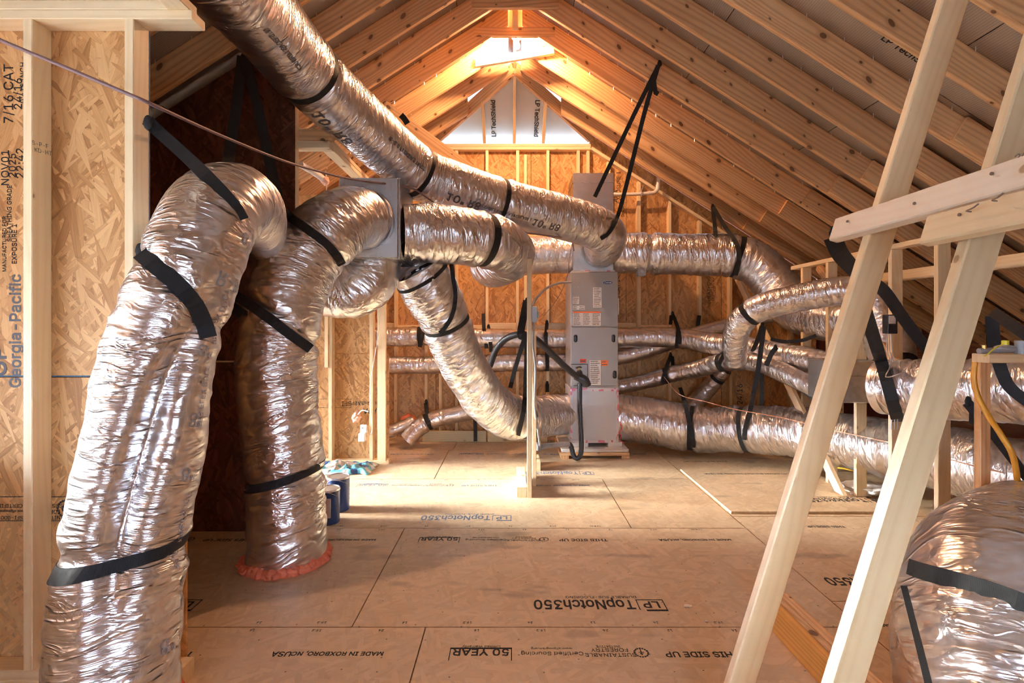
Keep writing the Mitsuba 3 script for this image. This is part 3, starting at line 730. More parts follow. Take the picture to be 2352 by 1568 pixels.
part(wp, 'sheathing_panel', quadprism([(-4.0, 1.176), (-1.49, 1.176), (-1.49, 2.9), (-2.3, 2.9), (-4.0, 1.9)], (0, QY + 0.0895, 0), (1, 0, 0), (0, 0, 1), 0.011, 'osb'))
kk = 'wall_left_002__sheathing_panel'
for px, t, h in ((796, 'SFI', 0.05), (818, 'AFP', 0.04), (838, 'PS2', 0.03), (842, 'HUD-532', 0.04), (880, '24/16', 0.035)):
    text_on(kk, t, h, P(px, 926, QY + 0.0885) + np.array([0, 0, 0.02]), (-1, 0, 0), (0, 0, -1))
text_on(kk, 'APA', 0.055, P(850, 938, QY + 0.0885), (-1, 0, 0), (0, 0, -1), bold=True)
o = P(800, 926, QY + 0.0885)
boxes_on(kk, [(-0.03, -0.048, 0.33, -0.045), (-0.03, 0.045, 0.33, 0.048), (-0.03, -0.048, -0.026, 0.048)], o, (-1, 0, 0), (0, 0, -1))
# outer walls of the attic with open window holes (left side) and the wall behind the camera
wo = struct('wall_left', 'low outer wall of the attic with rough window openings')
def with_holes(parent, y0, y1, z0, z1, holes, x, nx):
    pg = Polygon([(y0, z0), (y1, z0), (y1, z1), (y0, z1)])
    for a, b, c, d in holes: pg = pg.difference(sbox(a, c, b, d))
    m = trimesh.creation.extrude_polygon(pg, 0.06, engine='earcut')
    v, f = m.vertices, m.faces
    v2 = v[f].reshape(-1, 3); f2 = np.arange(len(v2)).reshape(-1, 3)
    w = np.stack([x - v2[:, 2], v2[:, 0], v2[:, 1]], -1)
    part(parent, 'sheathing', mikit.ply((w, f2), 'osb', False, uv=v2[:, :2]))
HOLES = [(3.80, 5.25, 0.30, 1.80), (0.1, 1.9, 0.95, 2.72)]
WINX = (-4.0, -2.4)
with_holes(wo, -2.85, 2.05, -0.05, 3.05, HOLES[1:], -2.4, 1)
part(wo, 'sheathing', bx((-3.56, 2.0, -0.05), (-3.5, 3.66, 2.4), 'osb'))
with_holes(wo, 3.66, 6.75, -0.05, 2.1, HOLES[:1], -4.0, 1)
part(wo, 'return', bx((-4.05, 3.60, -0.05), (-3.4, 3.66, 2.5), 'osb'))
for i, (a, b, c, d) in enumerate(HOLES):
    wn = struct(f'window_{i + 1}', 'rough window opening framed in pale lumber')
    wx = WINX[i] - 0.03
    part(wn, 'sill', board((wx, a, c - 0.02), (wx, b, c - 0.02), 0.038, 0.089, (0, 0, 1), 'spruce'))
    part(wn, 'header', board((wx, a, d + 0.02), (wx, b, d + 0.02), 0.038, 0.089, (0, 0, 1), 'spruce'))
    for y in (a - 0.02, b + 0.02): part(wn, 'jamb', board((wx, y, c), (wx, y, d), 0.089, 0.038, (1, 0, 0), 'spruce'))
wf = struct('wall_front', 'wall behind the viewer with a wide window opening')
pg = Polygon([(-3.6, -0.05), (5.3, -0.05), (5.3, 1.35), (RX, 4.75), (-3.6, 2.5)]).difference(sbox(-0.6, 0.9, 1.2, 2.0))
m = trimesh.creation.extrude_polygon(pg, 0.06, engine='earcut'); v2 = m.vertices[m.faces].reshape(-1, 3)
part(wf, 'sheathing', mikit.ply((np.stack([v2[:, 0], -2.75 - v2[:, 2], v2[:, 1]], -1), np.arange(len(v2)).reshape(-1, 3)), 'osb', False, uv=v2[:, :2]))
wr = struct('wall_right', 'low outer wall under the right eaves')
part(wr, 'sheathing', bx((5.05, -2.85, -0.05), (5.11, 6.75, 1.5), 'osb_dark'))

# ------------------------------------------------------------------ knee wall framing on the right
kw = thing('knee_wall_frame', 'open frame of pale knee wall studs and rails under the right rafters', 'wall frame')
KX = 2.93
for y in (3.5, 3.93, 4.33, 4.72, 5.13): part(kw, 'stud', board((KX + 0.045, y + 0.019, 0.02), (KX + 0.045, y + 0.019, 2.06), 0.089, 0.038, (1, 0, 0), 'spruce'))
part(kw, 'top_plate', board((KX + 0.045, 3.0, 2.081), (KX + 0.045, 5.35, 2.081), 0.038, 0.089, (0, 0, 1), 'spruce'))
part(kw, 'rail', board((3.34, 2.2, 1.90), (3.34, 5.4, 1.90), 0.089, 0.038, (0, 0, 1), 'spruce'))
for y in (2.42, 5.27): part(kw, 'stud', board((3.38, y, 0.02), (3.38, y, 1.94), 0.089, 0.038, (1, 0, 0), 'spruce'))

# ------------------------------------------------------------------ leaning posts in the foreground
fr = thing('leaning_post_frame', 'pair of pale leaning posts with nailed crosspieces in the right foreground', 'wooden frame')
LEAN = 0.312
def lean_x(z): return 1.196 + LEAN * (z - 1.457)
for y in (1.78, 1.36):
    part(fr, 'post', board((lean_x(0.0), y + 0.019, 0.0), (lean_x(3.36), y + 0.019, 3.36), 0.089, 0.038, (1, 0, -LEAN), 'spruce', ch=0.004, cut0=(0, 0, 1), cut1=(SL, 0, 1)))
hx = lean_x(1.83) - 0.0485 - 0.019
part(fr, 'crosspiece', board((hx, 1.95, 1.828), (hx, 0.45, 1.828), 0.089, 0.038, (LEAN, 0, 1), 'spruce_lit', ch=0.004))
hx2 = lean_x(1.737) - 0.0485 - 0.019 - 0.014
part(fr, 'crosspiece', board((hx2, 1.466, 1.735), (hx2, 0.45, 1.735), 0.087, 0.036, (LEAN, 0, 1), 'spruce', ch=0.006))
for y, z, dy in ((1.31, 1.755, -0.035), (1.24, 1.765, -0.03)):
    p = np.array([hx2 - 0.020, y, z])
    part(fr, 'bent_nail', tube([p, p + [-0.012, 0, 0.002], p + [-0.016, dy * 0.6, 0.004], p + [-0.013, dy, 0.012]], 'nail_steel', r=0.0022, step=0.004, n=6), 'bent rusty nail')
for y, z in ((1.30, 1.85), (1.42, 1.81), (1.55, 1.835), (1.86, 1.845), (1.88, 1.80), (1.35, 1.72), (1.345, 1.755)):
    m = trimesh.creation.cylinder(0.0045, 0.004, sections=10); m.apply_transform(trimesh.transformations.rotation_matrix(math.pi / 2, [0, 1, 0])); m.apply_translation([(hx if z > 1.79 else hx2) - 0.0195, y, z])
    part(fr, 'nail_head', mikit.ply(m, 'nail_steel', False))

# ------------------------------------------------------------------ kicker braces
kb = thing('kicker_brace', 'diagonal pale brace whose foot stands on the loose subfloor sheet', 'brace')
part(kb, 'length', board((2.83, 4.38, 0.03), (2.78, 6.56, 2.36), 0.089, 0.038, (0, -1, 0.4), 'spruce', cut0=(0, 0, 1), cut1=(0, 1, 0)))
kb = thing('kicker_brace', 'orange toned diagonal brace crossing the knee wall studs behind the near post', 'brace')
part(kb, 'length', board(P(2156, 952, 3.47), P(1880, 612, 5.25), 0.085, 0.038, (0, 0, 1), 'pine'))

# ------------------------------------------------------------------ ducts
FD = 'flexible_duct'
d1 = duct(FD, 'tall silver duct nearest at left standing before the stud wall with a long crease', [(262, 1742, 1.72, .195), (262, 1568, 1.72, .194), (290, 1260, 1.79, .190), (338, 1000, 1.83, .188), (376, 800, 1.87, .176), (440, 610, 1.92, .166), (482, 505, 2.02, .168), (535, 464, 2.20, .166), (575, 488, 2.48, .155), (592, 520, 2.85, .145), (600, 545, 3.2, .14), (604, 560, 3.62, .14)], step=0.008, n=88, amp=0.008, pinch=[(290, 1260), (410, 675, 0.55)], seed=1, fold=0.42)
d2 = duct(FD, 'silver duct standing on the floor in a ring of orange foam beside the blue pails', [(658, 1290, 3.2, .238), (661, 1200, 3.2, .235), (655, 1060, 3.22, .232), (637, 860, 3.24, .236), (650, 715, 3.28, .235), (690, 610, 3.36, .235), (745, 540, 3.48, .235), (800, 505, 3.66, .232), (838, 503, 3.90, .225)], step=0.009, n=88, amp=0.009, pinch=[(660, 1090), (640, 740, 0.5), (725, 560)], collar=(1,), seed=2)
d3 = duct(FD, 'long silver overhead duct sweeping from the top left down to the air handler plenum', [(250, -360, 1.55, .222), (400, -190, 2.0, .222), (520, -52, 2.45, .222), (606, 45, 2.9, .222), (708, 168, 3.42, .222), (830, 285, 3.92, .222), (960, 396, 4.45, .221), (1055, 432, 4.65, .221), (1145, 462, 4.85, .221), (1270, 494, 5.12, .222), (1350, 516, 5.30, .222), (1388, 536, 5.42, .222), (1388, 560, 5.56, .216), (1380, 572, 5.74, .205)], step=0.010, n=80, amp=0.006, pinch=[(708, 168), (960, 396), (1145, 462)], collar=(1,), seed=3, mat='foil')
dC = duct(FD, 'silver elbow duct bulging below the grey metal junction box', [(862, 588, 4.18, .20), (858, 628, 4.16, .215), (828, 662, 4.12, .22), (775, 668, 4.10, .215), (700, 640, 4.08, .21), (640, 640, 4.05, .20)], amp=0.012, collar=(0,), seed=4)
dF = duct(FD, 'thick silver duct running right from the grey metal junction box and doubling back', [(925, 535, 4.2, .235), (1005, 537, 4.28, .25), (1085, 546, 4.40, .245), (1145, 562, 4.58, .24), (1172, 585, 4.92, .235), (1140, 606, 5.25, .23), (1128, 606, 5.62, .225), (1180, 592, 5.92, .22), (1260, 585, 6.0, .22), (1314, 584, 6.0, .22)], amp=0.012, pinch=[(1112, 550)], seed=5)
dE = duct(FD, 'thick diagonal silver duct bending along the floor into the base of the air handler', [(955, 612, 4.4, .235), (985, 662, 4.5, .245), (1022, 735, 4.65, .225), (1048, 800, 4.78, .222), (1085, 872, 4.95, .222), (1128, 928, 5.15, .225), (1180, 958, 5.4, .228), (1250, 955, 5.75, .23), (1312, 950, 6.0, .23)], amp=0.011, pinch=[(1027, 742), (1196, 960)], collar=(1,), seed=6)
dH = duct(FD, 'thick silver duct leaving the upper plenum to the right and bending down under the rafters', [(1409, 580, 5.98, .232), (1450, 581, 5.96, .236), (1490, 583, 5.95, .236), (1600, 585, 5.9, .244), (1685, 588, 5.82, .242), (1740, 612, 5.75, .24), (1785, 662, 5.65, .235), (1830, 712, 5.45, .225), (1890, 735, 5.05, .2), (1965, 738, 4.65, .18), (2030, 765, 4.30, .17), (2052, 830, 4.16, .16)], amp=0.010, pinch=[(1490, 583), (1692, 590)], collar=(0,), seed=7)
dO = duct(FD, 'thick silver duct running low from the air handler base out to the right', [(1420, 958, 6.0, .262), (1500, 968, 5.88, .265), (1588, 983, 5.72, .25), (1655, 986, 5.58, .246), (1750, 986, 5.32, .245), (1850, 994, 5.0, .245), (2000, 1022, 4.45, .245), (2200, 1060, 3.85, .245), (2352, 1092, 3.50, .245), (2520, 1130, 3.2, .245)], step=0.010, n=64, amp=0.013, pinch=[(1588, 983), (1712, 986), (2070, 1035)], collar=(0,), seed=8)
dQ = duct(FD, 'huge silver duct in the lower right corner tied with a wide black strap', [(2330, 1700, 1.80, .34), (2312, 1500, 1.90, .345), (2318, 1370, 2.02, .34), (2362, 1298, 2.2, .33), (2450, 1265, 2.42, .32), (2600, 1250, 2.6, .31)], step=0.007, n=120, amp=0.010, seed=9)
SB = 'slim ducts along the back wall'
dV1 = duct(FD, 'slim silver duct along the back wall, upper of the pair left of the air handler', [(845, 773, 6.38, .118), (930, 773, 6.38, .12), (1000, 771, 6.38, .118), (1100, 776, 6.38, .12), (1200, 777, 6.4, .118), (1330, 778, 6.42, .118)], n=36, amp=0.009, pinch=[(967, 772), (1252, 777)], seed=10)
dV2 = duct(FD, 'slim silver duct along the back wall, lower of the pair left of the air handler', [(862, 838, 6.36, .11), (960, 838, 6.36, .112), (1060, 836, 6.36, .11), (1180, 833, 6.38, .11), (1330, 832, 6.4, .11)], n=36, amp=0.008, pinch=[(1255, 833)], seed=11)
dV3 = duct(FD, 'slim silver duct rising from the floor near the treated board', [(935, 1010, 6.15, .10), (965, 980, 6.18, .105), (1000, 962, 6.2, .10), (1080, 945, 6.22, .10), (1180, 930, 6.25, .10)], n=36, amp=0.005, pinch=[(985, 968)], seed=12)
dV4 = duct(FD, 'short silver duct emerging behind the partition beside orange foam', [(850, 1003, 6.2, .072), (905, 987, 6.25, .075), (950, 968, 6.35, .075)], n=28, amp=0.004, seed=13)
dK1 = duct(FD, 'slim silver duct at mid height from behind the air handler across to the knee wall', [(1395, 776, 6.35, .12), (1480, 774, 6.3, .125), (1560, 777, 6.22, .12), (1640, 790, 5.95, .125), (1720, 800, 5.55, .12), (1800, 815, 5.2, .118), (1880, 832, 4.85, .118), (1960, 852, 4.55, .11), (2010, 862, 4.3, .1)], n=40, amp=0.009, pinch=[(1558, 777), (1735, 802)], seed=14)
dK2 = duct(FD, 'slim silver duct climbing behind the mid height duct right of the air handler', [(1395, 824, 6.46, .10), (1470, 808, 6.46, .105), (1540, 785, 6.46, .10), (1610, 765, 6.44, .1), (1690, 744, 6.4, .095), (1770, 726, 6.3, .09)], n=32, amp=0.005, seed=15)
dL = duct(FD, 'slim wrinkled silver duct rising from low beside the air handler', [(1395, 893, 6.36, .092), (1470, 878, 6.3, .095), (1540, 860, 6.2, .095), (1610, 845, 6.0, .1), (1665, 831, 5.7, .1), (1740, 832, 5.3, .095), (1800, 856, 5.0, .095), (1860, 884, 4.75, .09), (1930, 905, 4.5, .09)], n=36, amp=0.010, pinch=[(1530, 862), (1662, 832)], seed=16)
dM = duct(FD, 'short silver branch duct slanting down to the big low duct', [(1665, 848, 6.1, .08), (1630, 888, 6.25, .10), (1595, 930, 6.35, .105), (1570, 965, 6.4, .1)], n=32, amp=0.006, pinch=[(1648, 866)], seed=17)
dJ = duct(FD, 'curved silver duct arching up and over to the knee wall on the right', [(1690, 830, 5.25, .10), (1688, 785, 5.1, .118), (1702, 740, 4.95, .122), (1748, 706, 4.8, .124), (1830, 685, 4.62, .124), (1930, 668, 4.42, .122), (1995, 676, 4.3, .118), (2030, 740, 4.2, .112), (2040, 810, 4.16, .11)], n=44, amp=0.008, pinch=[(1722, 722)], seed=18)
dS = duct(FD, 'silver duct at waist height behind the leaning posts running out to the right', [(2025, 888, 3.72, .185), (2080, 890, 3.58, .19), (2180, 892, 3.35, .195), (2300, 895, 3.1, .195), (2420, 898, 2.9, .195)], amp=0.012, collar=(0,), seed=19)
wrap_text(d3, '10" R8', 740, 275, 0.085, 0.85)
wrap_text(d3, '10" R8', 1056, 432, 0.07, 0.45)
wrap_text(d3, '10" R8', 1240, 486, 0.07, 0.5)
wrap_text(d3, 'FLEXIBLE DUCT UL181 CLASS 1', 1150, 462, 0.025, 0.4)
wrap_text(d3, 'UL LISTED CLASS 1 AIR DUCT', 590, 30, 0.028, 0.1)
wrap_text(d3, 'R-8.0 FLEXIBLE DUCT', 900, 350, 0.03, -0.3)
for y, t in ((480, '8"'), (575, 'R-8'), (760, '8"'), (940, '8"'), (1060, '8"'), (1480, '8"')): wrap_text(d1, t, 280, y, 0.045, 0.95 if y < 700 else 0.75, False, 'ink_faint', False, False)
for y in (660, 880, 1180, 1230): wrap_text(d1, 'R8 FLEX DUCT', 262, y, 0.022, 0.9, False, 'ink_faint', True, False)

# ------------------------------------------------------------------ sheet metal junction box
jb = thing('metal_junction_box', 'grey sheet metal junction box where the standing and overhead ducts meet', 'duct box')
part(jb, 'shell', bx((-1.325, 3.9, 1.99), (-0.874, 4.5, 2.605), 'galvanized', 0.006))
part(jb, 'flange', bx((-1.335, 3.93, 1.985), (-0.862, 3.96, 2.612), 'galvanized', 0.004))
for x in (-1.2, -0.95):
    pass
tr = thing('sheet_metal_box', 'low grey sheet metal box behind the knee wall studs', 'duct box')
part(tr, 'shell', bx(P(1925, 925, 4.08), P(2140, 822, 4.5) * [1, 1, 1], 'galvanized', 0.006))
part(tr, 'seam_flange', bx(P(1920, 868, 4.06), P(2010, 863, 4.10), 'galvanized', 0.0))

# ------------------------------------------------------------------ air handler
ah = thing('air_handler', 'tall taupe air handler cabinet standing at the back wall between silver ducts', 'air handler')
AX0, AX1, AY = P(1311, 0, 5.72)[0], P(1420, 0, 5.72)[0], 5.72
def az(py): return EYE - (py - HY) / F * AY
part(ah, 'cabinet', bx((AX0, AY + 0.012, az(888)), (AX1, AY + 0.56, az(623)), 'ahu_paint', 0.006))
upk = part(ah, 'upper_panel', bx((AX0 + 0.002, AY, az(749)), (AX1 - 0.002, AY + 0.03, az(624)), 'ahu_paint', 0.006))
lpk = part(ah, 'lower_panel', bx((AX0 + 0.002, AY, az(886)), (AX1 - 0.002, AY + 0.03, az(751)), 'ahu_paint', 0.006))
part(ah, 'coil_access_panel', bx((AX0 + 0.004, AY - 0.006, az(884)), (P(1349, 0, AY)[0], AY + 0.01, az(837)), 'ahu_paint', 0.003))
boxes_on(ah + '__coil_access_panel', [(P(1348.5, 0, AY)[0], az(885), P(1350, 0, AY)[0], az(836)), (AX0, az(837), P(1350, 0, AY)[0], az(835.5))], (0, AY - 0.0065, 0), (1, 0, 0), (0, 0, 1), 'black_plastic', name='gasket')
for px, py, par in ((1322, 777, lpk), (1409, 777, lpk), (1412, 860, lpk)):
    c = P(px, py, AY)
    m = trimesh.creation.capsule(height=0.045, radius=0.021, count=[12, 12]); m.apply_translation([0, 0, 0]); m.vertices *= [1, 0.35, 1]; m.apply_translation([c[0], AY, c[2]])
    part(par, 'handle', mikit.ply(m, 'black_plastic', True), 'black oval recessed handle')
def sticker(par, x0, y0, x1, y1, mat='paper', lines=0, cols=1, top=None, name='sticker'):
    a, b = P(x0, y1, AY), P(x1, y0, AY)
    part(par, name, bx((a[0], AY - 0.0025, a[2]), (b[0], AY + 0.001, b[2]), mat), {'paper': 'white printed sticker', 'orange_sticker': 'orange sticker', 'red_sticker': 'red sticker'}.get(mat))
    w, h = b[0] - a[0], b[2] - a[2]
    if lines:
        rs = []
        for c in range(cols):
            for l in range(lines):
                xx0 = (c + 0.08) * w / cols
                rs.append((xx0, h * (1 - (l + 0.75) / lines * 0.95), xx0 + w / cols * (0.55 + 0.3 * rng.random()), h * (1 - (l + 0.75) / lines * 0.95) + h / lines * 0.3))
        boxes_on(par, rs, (a[0], AY - 0.0026, a[2]), (1, 0, 0), (0, 0, 1), 'ink_grey')
    if top: boxes_on(par, [(0.0, h * 0.90, w, h * 1.0)], (a[0], AY - 0.0028, a[2]), (1, 0, 0), (0, 0, 1), top)
sticker(upk, 1362, 660, 1382, 706, lines=12)
sticker(upk, 1316, 681, 1330, 698, lines=6)
sticker(upk, 1316, 702, 1343, 711, lines=2, cols=2)
sticker(upk, 1316, 715, 1380, 748, lines=9, cols=3, top='orange_sticker')
sticker(lpk, 1354, 827, 1380, 884, lines=12, cols=1)
sticker(lpk, 1381, 827, 1396, 840, 'orange_sticker', lines=2)
sticker(lpk, 1332, 824, 1346, 833, 'red_sticker', lines=1)
sticker(ah + '__coil_access_panel', 1311.6, 868, 1318, 886, 'paper', lines=4)
c = P(1396, 649, AY)
m = trimesh.creation.cylinder(1.0, 0.008, sections=40); m.apply_transform(trimesh.transformations.rotation_matrix(math.pi / 2, [1, 0, 0])); m2 = m.copy(); m.vertices *= [0.058, 1, 0.022]; m.apply_translation([c[0], AY - 0.001, c[2]])
bk = part(upk, 'badge_rim', mikit.ply(m, 'silver', False), 'oval silver rim')
m2.vertices *= [0.055, 1, 0.0195]; m2.apply_translation([c[0], AY - 0.003, c[2]])
part(upk, 'badge', mikit.ply(m2, 'badge_blue', False), 'dark blue oval badge')
text_on(upk, 'Carrier', 0.019, (c[0], AY - 0.0075, c[2] - 0.008), (1, 0, 0), (0, 0, 1), 'paper', True, name='lettering', shear=0.35)
boxes_on(upk, [(P(1316, 0, AY)[0], az(659.5), P(1340, 0, AY)[0], az(659)), (P(1339.5, 0, AY)[0], az(659), P(1340, 0, AY)[0], az(637))], (0, AY - 0.0008, 0), (1, 0, 0), (0, 0, 1), 'grey_pipe', name='knockout')
for px, py in ((1318, 640), (1328, 640), (1338, 648), (1328, 660)):
    c = P(px, py, AY); m = trimesh.creation.icosphere(1, 0.0035); m.apply_translation(c); part(upk, 'screw', mikit.ply(m, 'silver', True))
part(ah, 'filter_cover', bx((AX1 - 0.002, AY + 0.05, az(722)), (AX1 + 0.022, AY + 0.12, az(684)), 'white_plastic', 0.004), 'white rectangular cover on the side')
part(ah, 'gap_strip', bx((AX0 + 0.004, AY + 0.004, az(893)), (AX1 - 0.004, AY + 0.5, az(887)), 'ahu_paint'))
rp = part(ah, 'return_plenum', bx((AX0 - 0.004, AY + 0.006, az(1016)), (AX1 + 0.004, AY + 0.56, az(892)), 'board_white', 0.003), 'white duct board return plenum')
rx0, rx1 = AX0 - 0.004, AX1 + 0.004
for lo, hi in (((rx0 - .002, AY + 0.001, az(1017)), (rx0 + .022, AY + .02, az(891))), ((rx1 - .026, AY + 0.001, az(1017)), (rx1 + .002, AY + .02, az(891))), ((rx0, AY + 0.002, az(1017)), (rx1, AY + .02, az(1011))), ((rx0, AY + 0.002, az(898)), (rx1, AY + .02, az(891)))):
    part(rp, 'tape', bx(lo, hi, 'tape'), 'foil tape with red print')
part(rp, 'front_liner', bx((P(1336, 0, AY)[0], AY + 0.003, az(1010)), (P(1409, 0, AY)[0], AY + 0.012, az(931)), 'board_white'))
part(ah, 'supply_plenum', bx((P(1317, 0, AY)[0], AY + 0.03, az(624)), (P(1411, 0, AY)[0], AY + 0.50, az(395)), 'galvanized', 0.005), 'galvanized supply plenum')
part(ah, 'plenum_seam', bx((P(1316, 0, AY)[0], AY + 0.026, az(418)), (P(1412, 0, AY)[0], AY + 0.505, az(416.5)), 'galvanized'))
part(ah, 'plenum_tape', bx((P(1315, 0, AY)[0], AY + 0.018, az(625)), (P(1413, 0, AY)[0], AY + 0.51, az(620)), 'tape'), 'foil tape with red print')
pl = thing('equipment_platform', 'low wooden platform with a pale drain pan under the air handler', 'platform')
px0, px1 = P(1288, 0, 5.64)[0], P(1446, 0, 5.64)[0]
part(pl, 'drain_pan', bx((px0 + 0.01, 5.645, 0.072), (px1 - 0.005, 6.4, 0.110), 'white_plastic', 0.006), 'pale plastic drain pan')
part(pl, 'frame_board', board((px0, 5.66, 0.053), (px1, 5.66, 0.053), 0.036, 0.038, (0, 0, 1), 'pine'))
part(pl, 'frame_board', board((px0, 6.40, 0.053), (px1, 6.40, 0.053), 0.036, 0.038, (0, 0, 1), 'pine'))
for x in (px0 + 0.045, px1 - 0.045): part(pl, 'foot', board((x, 5.64, 0.018), (x, 6.42, 0.018), 0.034, 0.09, (0, 0, 1), 'pine'))
for x in (px0 + 0.16, px1 - 0.22): part(pl, 'pan_block', bx((x, 5.74, 0.110), (x + 0.16, 6.2, 0.166), 'white_plastic', 0.003), 'white foam block')

# ------------------------------------------------------------------ service post, disconnect, line set
sp = thing('service_post', 'slender free standing post of two boards on the floor left of the air handler', 'post')
part(sp, 'post_board', board((0.150, 4.40, 0.0), (0.150, 4.40, 2.045), 0.089, 0.038, (0, 1, 0), 'spruce'))
part(sp, 'post_board', board((0.205, 4.72, 0.0), (0.205, 4.72, 1.42), 0.089, 0.036, (0, 1, 0), 'spruce'))
part(sp, 'foot', board((0.085, 4.36, 0.045), (0.085, 5.0, 0.045), 0.089, 0.085, (0, 0, 1), 'spruce'))
part(sp, 'rear_foot', board((0.26, 5.18, 0.043), (0.26, 5.5, 0.043), 0.085, 0.06, (0, 0, 1), 'spruce'))
part(sp, 'rear_leg', board((0.20, 5.35, 0.04), (0.20, 4.80, 1.2), 0.06, 0.036, (0, 1, 0), 'spruce'))
db = thing('disconnect_box', 'small grey electrical box on the side of the slender post', 'electrical box')
o = P(1227, 722, 4.40)
part(db, 'body', bx((o[0] - 0.026, 4.36, o[2] - 0.07), (o[0] + 0.026, 4.44, o[2] + 0.07), 'grey_box', 0.006))
part(db, 'handle', bx((o[0] + 0.026, 4.38, o[2] - 0.03), (o[0] + 0.042, 4.42, o[2] + 0.03), 'grey_box', 0.004))
fc = thing('flexible_conduit', 'grey flexible conduit curving from the electrical box up to the air handler', 'conduit')
part(fc, 'run', tube([P(1222, 704, 4.42), P(1232, 684, 4.6), P(1255, 662, 4.95), P(1285, 650, 5.35), P(1312, 648, 5.75)], 'conduit', r=0.0125, n=12))
fc = thing('flexible_conduit', 'dark grey cable dropping from the electrical box down the slender post', 'conduit')
part(fc, 'run', tube([P(1226, 740, 4.42), P(1224, 790, 4.5), P(1230, 850, 4.55), P(1228, 930, 4.6), P(1236, 990, 4.8), P(1240, 1022, 5.0)], 'grey_pipe', r=0.011, n=10))
lsn = thing('refrigerant_line', 'black foam covered refrigerant line arching over a strap to the front of the air handler', 'pipe')
part(lsn, 'run', tube([P(1125, 840, 5.5), P(1140, 802, 5.4), P(1165, 776, 5.3), P(1200, 767, 5.2), P(1232, 780, 5.2), P(1270, 815, 5.3), P(1305, 848, 5.5), P(1338, 874, 5.64)], 'black_rubber', r=0.034, n=16))
part(lsn, 'elbow', tube([P(1322, 862, 5.62), P(1342, 872, 5.6), P(1348, 884, 5.62)], 'black_rubber', r=0.048, n=16))
part(lsn, 'valve_cap', mikit.ply(blob(P(1331, 858, 5.62), (0.035, 0.035, 0.045), 3, 0.1), 'black_rubber', True))
part(lsn, 'valve_stem', tube([P(1331, 852, 5.62), P(1329, 844, 5.62)], 'brass', r=0.012, n=8))
part(lsn, 'valve_handle', tube([P(1323, 845, 5.62), P(1330, 842, 5.62), P(1336, 844, 5.62)], 'black_plastic', r=0.008, n=8))
dl = thing('drain_line', 'black insulated drain line dropping down the front of the air handler into a loop', 'pipe')
part(dl, 'run', tube([P(1332, 880, 5.66), P(1332, 940, 5.64), P(1335, 1000, 5.6), P(1335, 1035, 5.58), P(1330, 1050, 5.56), P(1322, 1052, 5.56), P(1316, 1042, 5.57), P(1312, 1026, 5.58), P(1306, 1019, 5.58), P(1285, 1021, 5.56), P(1240, 1026, 5.50)], 'black_rubber', r=0.026, n=14))
part(dl, 'grey_sleeve', tube([P(1308, 1019, 5.57), P(1270, 1022, 5.54), P(1236, 1027, 5.49)], 'grey_pipe', r=0.029, n=14), 'grey sleeve')
part(dl, 'fitting', mikit.ply(blob(P(1236, 1025, 5.47), (0.035, 0.035, 0.05), 5, 0.1), 'grey_pipe', True))
rw = thing('red_cable', 'coil of thin red wire beside the base of the air handler', 'cable')
part(rw, 'run', tube([P(1424, 968, 5.7), P(1428, 985, 5.68), P(1420, 992, 5.68), P(1427, 1000, 5.68), P(1424, 1010, 5.68), P(1434, 1018, 5.68)], 'red_wire', r=0.004, n=6))
pv = thing('white_vent_pipe', 'white plastic pipe with an elbow on the back wall right of the tall plenum', 'pipe')
part(pv, 'run', tube([P(1405, 446, 6.5), P(1450, 446, 6.5), P(1490, 444, 6.5)], 'pvc', r=0.022, n=16))
part(pv, 'elbow', tube([P(1488, 444, 6.5), P(1503, 442, 6.5), P(1510, 434, 6.5), P(1511, 424, 6.5)], 'pvc', r=0.026, n=16))
part(pv, 'riser', tube([P(1511, 428, 6.5), P(1513, 405, 6.5), P(1513, 380, 6.5)], 'pvc', r=0.022, n=16))
part(pv, 'hanger', tube([P(1474, 452, 6.47), P(1473, 440, 6.46), P(1478, 425, 6.5)], 'silver', r=0.006, n=6), 'metal pipe hanger')

# ------------------------------------------------------------------ straps
strap('black strap around the overhead duct near its top, first of three ties', bands=[(d3, 708, 168)], width=0.052)
strap('black strap around the overhead duct between the other two ties', bands=[(d3, 960, 396)], width=0.05)
strap('black strap around the overhead duct nearest the tall plenum of its three ties', bands=[(d3, 1145, 462)], width=0.042)
strap('pair of black straps hanging in a V behind the overhead duct toward the left ducts', [[(556, 130, 3.45), (545, 230, 3.3), (532, 320, 3.1), (519, 410, 2.6)], [(562, 130, 3.45), (590, 240, 3.3), (615, 350, 3.1), (640, 470, 2.75)]], width=0.06, hook=(559, 132, 3.45))
strap('worn grey black strap from the stud wall down across the top of the nearest duct', [[(338, 276, 2.08), (362, 300, 2.1), (420, 352, 2.06), (480, 410, 1.98), (535, 470, 1.97), (556, 505, 2.05)]], on=(d1,), width=0.05, hook=(340, 282, 2.06))
strap('wide black strap from the stud wall slanting around the nearest duct at mid height', [[(322, 580, 2.03), (345, 600, 1.92), (400, 645, 1.76), (445, 695, 1.74), (468, 740, 1.80), (479, 775, 1.90)]], on=(d1,), width=0.055, hook=(322, 576, 2.03))
strap('black strap around the lower part of the nearest duct', bands=[(d1, 290, 1262, -0.22)], width=0.05)
strap('black strap from the nearest duct top across the shoulder of the foam footed duct', [[(632, 462, 2.7), (655, 490, 3.0), (700, 522, 3.12), (745, 556, 3.18), (772, 585, 3.25), (786, 608, 3.4)]], on=(d2,), width=0.055, hook=(634, 466, 2.68))
strap('black strap slanting across the middle of the foam footed duct', [[(512, 662, 3.45), (560, 690, 3.2), (620, 732, 3.03), (670, 770, 3.02), (714, 801, 3.12)], [(512, 690, 3.5), (535, 705, 3.5), (556, 722, 3.48)]], width=0.06, on=(d2,))
strap('black strap around the lower part of the foam footed duct', bands=[(d2, 660, 1088, -0.18)], width=0.05)
